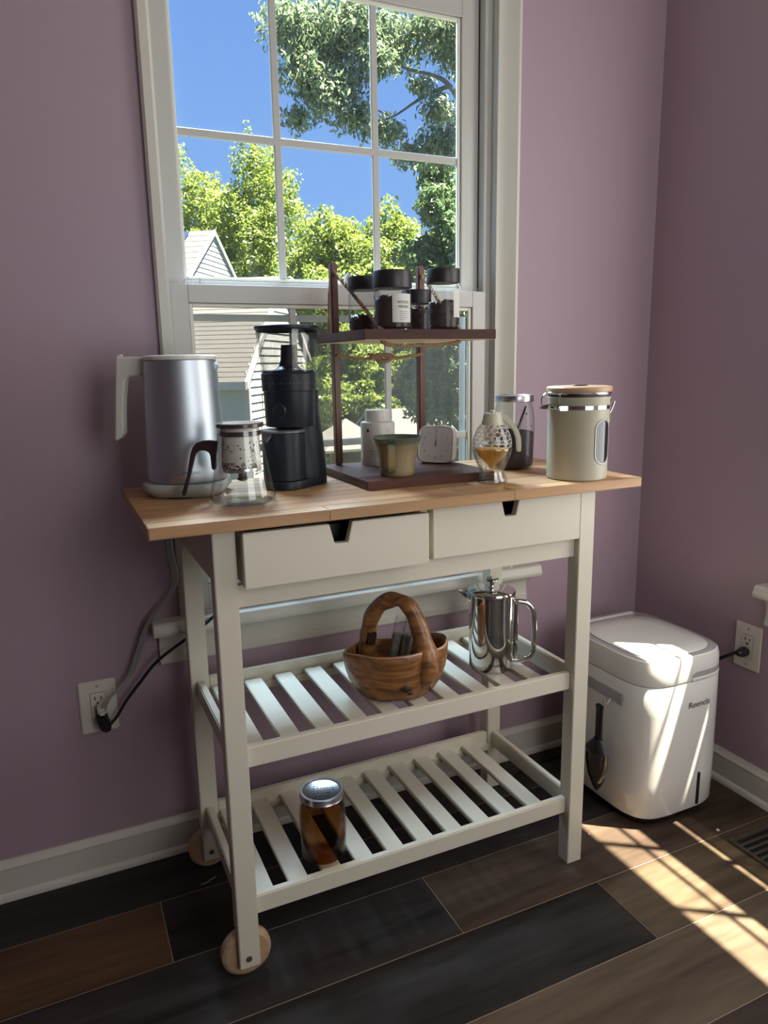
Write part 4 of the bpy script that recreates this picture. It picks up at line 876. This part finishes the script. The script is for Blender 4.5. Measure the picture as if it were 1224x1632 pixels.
# neighbour houses: local x runs left along the eaves, y runs back along the gable end
class MX(MB):      # mirrored builder: x counts towards the left
    def add(s, v, f): return MB.add(s, [(-p[0], p[1], p[2]) for p in v], f)
def house(loc, rz, L_, dep, ez, rzd, label, courses, solar=False):
    t = empty('neighbour_house', loc, rz); tag(t, label, 'house', None)
    h = ez-GZ; rh = rzd-GZ; hd = dep/2
    body = MX().box(.02, L_, .02, dep, 0, h-.05).prism([(.02, h-.05), (dep, h-.05), (hd, rh-.1)], .02, L_, 'yz').build('wall_core', 'siding_trim', t)
    bh = .19; nb_ = int(h/bh)
    fm = MX().prism([(0, 0), (-.022, 0), (0, bh)], .02, L_, 'yz').mesh('siding_board'); fm.materials.append(MAT['siding'])
    for i in range(int(max(0, (h-3.2))/bh), nb_): link('siding_board', fm, None, t, (0, .02, i*bh))
    i = int(max(0, (h-3.2))/bh)
    while i*bh < rh-.25:
        z = i*bh; f = 1 if z+bh < h else max(0, (rh-z-bh*.5)/(rh-h)); y0, y1 = hd-hd*f, hd+hd*f
        if y1-y0 > .2: MX().prism([(.02, z), (-.002, z), (.02, z+bh)], y0, y1, 'xz').build('siding_board', 'siding', t)
        i += 1
    MX().box(-.03, .10, -.03, .10, 0, h).build('corner_board', 'siding_trim', t)
    # roof, front and back slopes in courses of shingles
    ov = .25; rk = .05; sl = math.hypot(hd+ov, (rh-h)*(hd+ov)/hd); dz = (rh-h)/hd
    for side in (0, 1):
        for c in range(courses):
            q0, q1 = c/courses, (c+1)/courses
            def yz(q): y_ = -ov+(hd+ov)*q; return (y_ if side == 0 else dep-y_), h-ov*dz+dz*(hd+ov)*q
            (ya_, za), (yb2, zb) = yz(q0), yz(min(1, q1+.25/courses))
            MX().prism([(ya_, za+.028), (yb2, zb+.012), (yb2, zb-.04), (ya_, za-.04)], -rk, L_+rk, 'yz').build('shingle_course', 'shingle', t)
        (ya_, za), (yb2, zb) = (-ov if side == 0 else dep+ov, h-ov*dz), (hd, rh)
        MX().prism([(ya_, za-.16), (ya_, za+.03), (yb2, zb+.03), (yb2, zb-.16)], -rk-.03, -rk+.03, 'yz').build('rake_board', 'siding_trim', t)
    MX().box(-rk, L_+rk, -ov-.03, -ov+.02, h-ov*dz-.16, h-ov*dz+.02).build('fascia', 'siding_trim', t)
    if solar:
        y0, y1 = hd*.35, hd*.93
        for k in range(3):
            pn = MX().prism([(y0, h+dz*y0+.10), (y1, h+dz*y1+.10), (y1, h+dz*y1+.14), (y0, h+dz*y0+.14)], .9+k*1.05, 1.9+k*1.05, 'yz').build('solar_panel', 'solar', t)
            for u_ in range(1, 4): MX().prism([(y0, h+dz*y0+.141), (y1, h+dz*y1+.141), (y1, h+dz*y1+.15), (y0, h+dz*y0+.15)], .9+k*1.05+u_*.25-.01, .9+k*1.05+u_*.25+.01, 'yz').build('cell_line', 'solar_frame', pn)
    return t

HR = math.atan2(-.56, .83)
house((4.25, 16.1, GZ), HR, 2.35, 6.0, .95, 3.46, 'low grey-shingled neighbour house wing seen behind the coffee grinder', 24)
house((4.72, 26.5, GZ), HR, 7.8, 6.4, 4.02, 6.35, 'taller white-sided neighbour house gable with solar panels on its roof', 10, True)

# garden shed and wooden gazebo beyond the deck
t = empty('garden_shed', (6.5, 13.2, GZ)); tag(t, 'garden shed with pale grey roof seen low through the window', 'shed')
MB().box(.1, 1.6, .1, 1.8, 0, 2.15).build('wall', 'deck_wood', t)
MB().prism([(-.1, 2.10), (-.1, 2.17), (.95, 2.70), (2.0, 2.17), (2.0, 2.10), (.95, 2.62)], -.05, 1.75, 'yz').build('roof', 'roof_pale', t)
t = empty('wooden_gazebo', (5.0, 12.6, GZ)); tag(t, 'small wooden gazebo with brown posts below the trees', 'gazebo')
for x in (0, .95):
    for y in (0, .95): MB().box(x, x+.11, y, y+.11, 0, 2.05).build('post', 'deck_wood', t)
MB().add([(-.2, -.2, 2.05), (1.26, -.2, 2.05), (1.26, 1.26, 2.05), (-.2, 1.26, 2.05), (.53, .53, 2.62), (-.2, -.2, 2.0), (1.26, -.2, 2.0), (1.26, 1.26, 2.0), (-.2, 1.26, 2.0)], [(0, 1, 4), (1, 2, 4), (2, 3, 4), (3, 0, 4), (5, 6, 1, 0), (6, 7, 2, 1), (7, 8, 3, 2), (8, 5, 0, 3), (5, 8, 7, 6)]).build('roof', 'roof_pale', t)
MB().box(0, 1.06, 0, .08, 1.55, 1.72).box(0, 1.06, 0, .06, .6, .7).build('rail', 'deck_wood', t)
MB().box(.2, .75, .5, .55, 0, 1.9).build('panel', 'deck_wood', t)

def foliage(name, blobs, n, size, mt, parent, seed, aspect=.55, droop=0.0, shell=.55):
    """n separate leaf blades scattered through lumpy blobs (x, y, z, rx, ry, rz)"""
    r = np.random.default_rng(seed); B = np.array(blobs, float); vol = (B[:, 3]*B[:, 4]*B[:, 5])**.75; pick = r.choice(len(B), n, p=vol/vol.sum())
    d = r.normal(size=(n, 3)); d /= np.linalg.norm(d, axis=1)[:, None]; rad = shell+(1-shell)*r.random(n)**.6
    lump = 1+.16*np.sin(d[:, 0]*7+pick*1.7)+.14*np.sin(d[:, 2]*9+pick)+.10*np.sin(d[:, 1]*11+pick*2.1)
    c = B[pick, :3]+d*(rad*lump)[:, None]*B[pick, 3:]
    nrm = d*.6+r.normal(size=(n, 3))*.7+np.array([0, -.15, .35]); nrm /= np.linalg.norm(nrm, axis=1)[:, None]
    ax = r.normal(size=(n, 3)); ax[:, 2] -= droop; ax -= nrm*(ax*nrm).sum(1)[:, None]; ax /= np.linalg.norm(ax, axis=1)[:, None]
    bx = np.cross(nrm, ax); s = (size*(.6+.8*r.random(n)))[:, None]
    V = np.empty((n, 4, 3)); V[:, 0] = c-ax*s; V[:, 1] = c+bx*s*aspect+nrm*s*.12; V[:, 2] = c+ax*s; V[:, 3] = c-bx*s*aspect+nrm*s*.12
    me = bpy.data.meshes.new(name); me.vertices.add(4*n); me.vertices.foreach_set('co', V.ravel()); me.loops.add(4*n); me.polygons.add(n)
    me.loops.foreach_set('vertex_index', np.arange(4*n)); me.polygons.foreach_set('loop_start', np.arange(0, 4*n, 4)); me.update(); me.validate()
    o = link(name, me, mt, parent); o['kind'] = 'stuff'; return o
def tree(loc, top, width, label, mt, seed, n=16000, size=.085, bark='bark', bushy=False, aspect=.55):
    t = empty('tree', loc); tag(t, label, 'tree', 'trees behind the house'); r = random.Random(seed); H = top-loc[2]
    b = []
    base = .12 if bushy else .30
    for i in range(13):
        q = base+(.93-base)*((i+.5)/13); w = width*(math.sin(PI*min(1, (q-base)/(1-base)*.86+.10))**.7); a = i*2.4
        b.append((w*.55*math.cos(a), w*.55*math.sin(a), H*q, w*r.uniform(.45, .62), w*r.uniform(.45, .62), H*r.uniform(.085, .13)))
    b.append((0, 0, H*.93, width*.3, width*.3, H*.06))
    foliage('foliage', b, int(n*1.7), size, mt, t, seed, aspect)
    m = MB().tube(smooth_path([(0, 0, 0), (.1, .05, H*.3), (-.05, 0, H*.6), (.05, 0, H*.85)], 4), [width*.075*(1-.9*i/12) for i in range(13)], 8).build('trunk', bark, t)
    m = MB()
    for q in b[2:11]: m.tube([(0, 0, q[2]*.72), (q[0]*.5, q[1]*.5, q[2]*.90), (q[0], q[1], q[2])], [width*.022, width*.014, width*.006], 5)
    m.build('branches', bark, t); return t
tree((8.3, 39.5, GZ), 11.1, 3.9, 'round sunlit tree rising directly behind the white gable', 'leaf_sun', 21, 26000)
tree((10.4, 35.5, GZ), 11.6, 2.6, 'tall thin sunlit tree just right of the white gable', 'leaf_sun', 22, 15000)
tree((10.2, 25.0, GZ), 6.4, 2.6, 'sunlit yellow-green tree in the middle of the window', 'leaf_sun', 23, 24000)
tree((12.9, 25.5, GZ), 6.7, 2.5, 'sunlit tree right of centre behind the jars', 'leaf_sun', 24, 22000)
tree((15.8, 26.0, GZ), 7.2, 2.7, 'deep green tree far right beyond the window', 'leaf_mid', 25, 20000)
tree((3.2, 46.0, GZ), 10.85, 4.2, 'sunlit tree mostly hidden by the left window frame', 'leaf_sun', 26, 14000)
tree((9.9, 19.7, GZ), 3.0, 2.0, 'bushy yellow-green tree low behind the stand', 'leaf_mid', 27, 18000, .075, bushy=True)
tree((7.7, 18.0, GZ), 2.2, 1.5, 'bushy yellow-green shrub right of the grinder', 'leaf_sun', 28, 14000, .07, bushy=True)
tree((10.4, 17.5, GZ), 2.4, 1.7, 'bushy green shrub behind the clock', 'leaf_mid', 29, 15000, .07, bushy=True)
tree((12.4, 21.0, GZ), 3.4, 2.1, 'bushy dark tree low at the right of the window', 'leaf_deep', 30, 16000, .08, bushy=True)
tree((14.8, 22.0, GZ), 3.6, 2.2, 'bushy dark tree beyond the right window edge', 'leaf_deep', 31, 14000, .08, bushy=True)
tree((10.8, 43.6, GZ), 5.7, 4.0, 'distant green tree filling the gap in the tree line', 'leaf_mid', 32, 12000, .14, bushy=True)
tree((13.0, 33.0, GZ), 4.5, 3.2, 'distant green tree at the back right of the garden', 'leaf_mid', 33, 12000, .14, bushy=True)
tree((18.0, 33.0, GZ), 4.8, 3.2, 'distant green tree at the far right of the garden', 'leaf_mid', 34, 10000, .14, bushy=True)

tree((15.0, -2.5, GZ), 4.6, 2.4, 'leafy tree standing outside the right-hand window', 'leaf_mid', 41, 9000, .12)
tree((17.5, 3.0, GZ), 5.2, 2.8, 'round green tree beyond the corner of the house', 'leaf_sun', 42, 9000, .13)
tree((20.0, -8.0, GZ), 5.0, 2.8, 'far green tree outside the right-hand window', 'leaf_mid', 43, 8000, .14)
# near oak: trunk stands right of the window, limbs reach left across the upper panes
t = empty('oak_tree', (6.3, 8.2, GZ)); tag(t, 'near oak tree whose hanging leafy limbs cross the upper window panes', 'tree')
def lc(x, y, z): return (x-6.3, y-8.2, z-GZ)
MB().tube(smooth_path([lc(6.3, 8.2, GZ), lc(6.35, 8.2, 0), lc(6.2, 8.2, 2.6), lc(6.0, 8.15, 4.4), lc(5.9, 8.1, 6.5)], 5), [.26-.008*i for i in range(21)], 10).build('trunk', 'bark_pale', t)
lm = MB()
for pts, r0 in (([(6.15, 8.2, 3.1), (5.60, 8.05, 3.75), (5.28, 8, 4.45), (5.08, 8, 4.70), (4.85, 8, 4.78), (4.40, 8, 4.82), (3.9, 8, 5.0)], .055),
                ([(5.08, 8, 4.68), (4.80, 8, 4.56), (4.57, 8, 4.42), (4.26, 8, 4.22), (3.95, 8, 4.12)], .030), ([(5.25, 8, 4.5), (5.20, 8, 4.9), (5.05, 8, 5.2)], .025),
                ([(6.0, 8.15, 4.6), (5.4, 7.9, 5.3), (4.4, 7.7, 5.7), (3.4, 7.6, 5.6)], .06),
                ([(6.25, 8.2, 2.0), (5.7, 8.1, 2.6), (5.2, 8.0, 2.9)], .03), ([(4.26, 8, 4.22), (3.8, 7.9, 4.3), (3.3, 7.8, 4.45)], .012)):
    sp_ = smooth_path([lc(*p) for p in pts], 5); lm.tube(sp_, [max(.006, r0*(1-.85*i/len(sp_))) for i in range(len(sp_))], 7)
lm.build('limbs', 'bark_pale', t)
bl = []; rr_ = random.Random(11)
for (x, z, w, h) in ((3.05, 4.55, .34, .30), (2.95, 5.05, .40, .32), (3.35, 5.0, .45, .40), (3.3, 4.35, .35, .28), (3.75, 5.15, .5, .4), (3.65, 4.55, .30, .24), (3.95, 4.75, .30, .26), (3.75, 4.15, .32, .22), (4.15, 4.05, .30, .20),
                     (4.3, 5.15, .5, .35), (4.8, 5.2, .5, .35), (5.2, 5.1, .45, .4), (4.75, 4.25, .26, .2), (4.95, 3.95, .36, .28), (5.3, 4.1, .35, .35), (4.5, 4.5, .2, .14), (3.1, 4.15, .25, .16), (4.6, 3.85, .25, .16)):
    bl.append((x-6.3, rr_.uniform(7.6, 8.3)-8.2, z-GZ, w, w*.9, h))
foliage('foliage', bl, 22000, .042, 'leaf_oak', t, 51, .36, droop=1.6, shell=.15)
t = empty('tree', (6.35, 9.6, GZ)); tag(t, 'dark green leafy tree filling the right edge of the window', 'tree', 'trees behind the house')
bl = []
for (x, z, w, h) in ((5.25, 3.9, .30, .35), (5.5, 3.5, .42, .4), (5.05, 3.35, .32, .30), (5.35, 2.9, .42, .35), (4.95, 2.65, .38, .30), (5.35, 2.3, .45, .35), (4.9, 2.05, .42, .3), (5.4, 1.7, .5, .4), (4.85, 1.45, .40, .32), (5.3, 1.0, .5, .4), (4.85, .75, .36, .3), (5.3, .3, .5, .4), (5.9, 2.6, .5, .8), (5.9, 1.2, .5, .8)):
    bl.append((x-6.35+.55, rr_.uniform(9.2, 9.9)-9.6, z-GZ+.15, w, w, h))
foliage('foliage', bl, 42000, .045, 'leaf_deep', t, 52, .5, droop=.8, shell=.2)
MB().tube([(0, 0, 0), (.05, 0, 3), (0, .05, 6.6)], [.16, .11, .04], 8).build('trunk', 'bark', t)
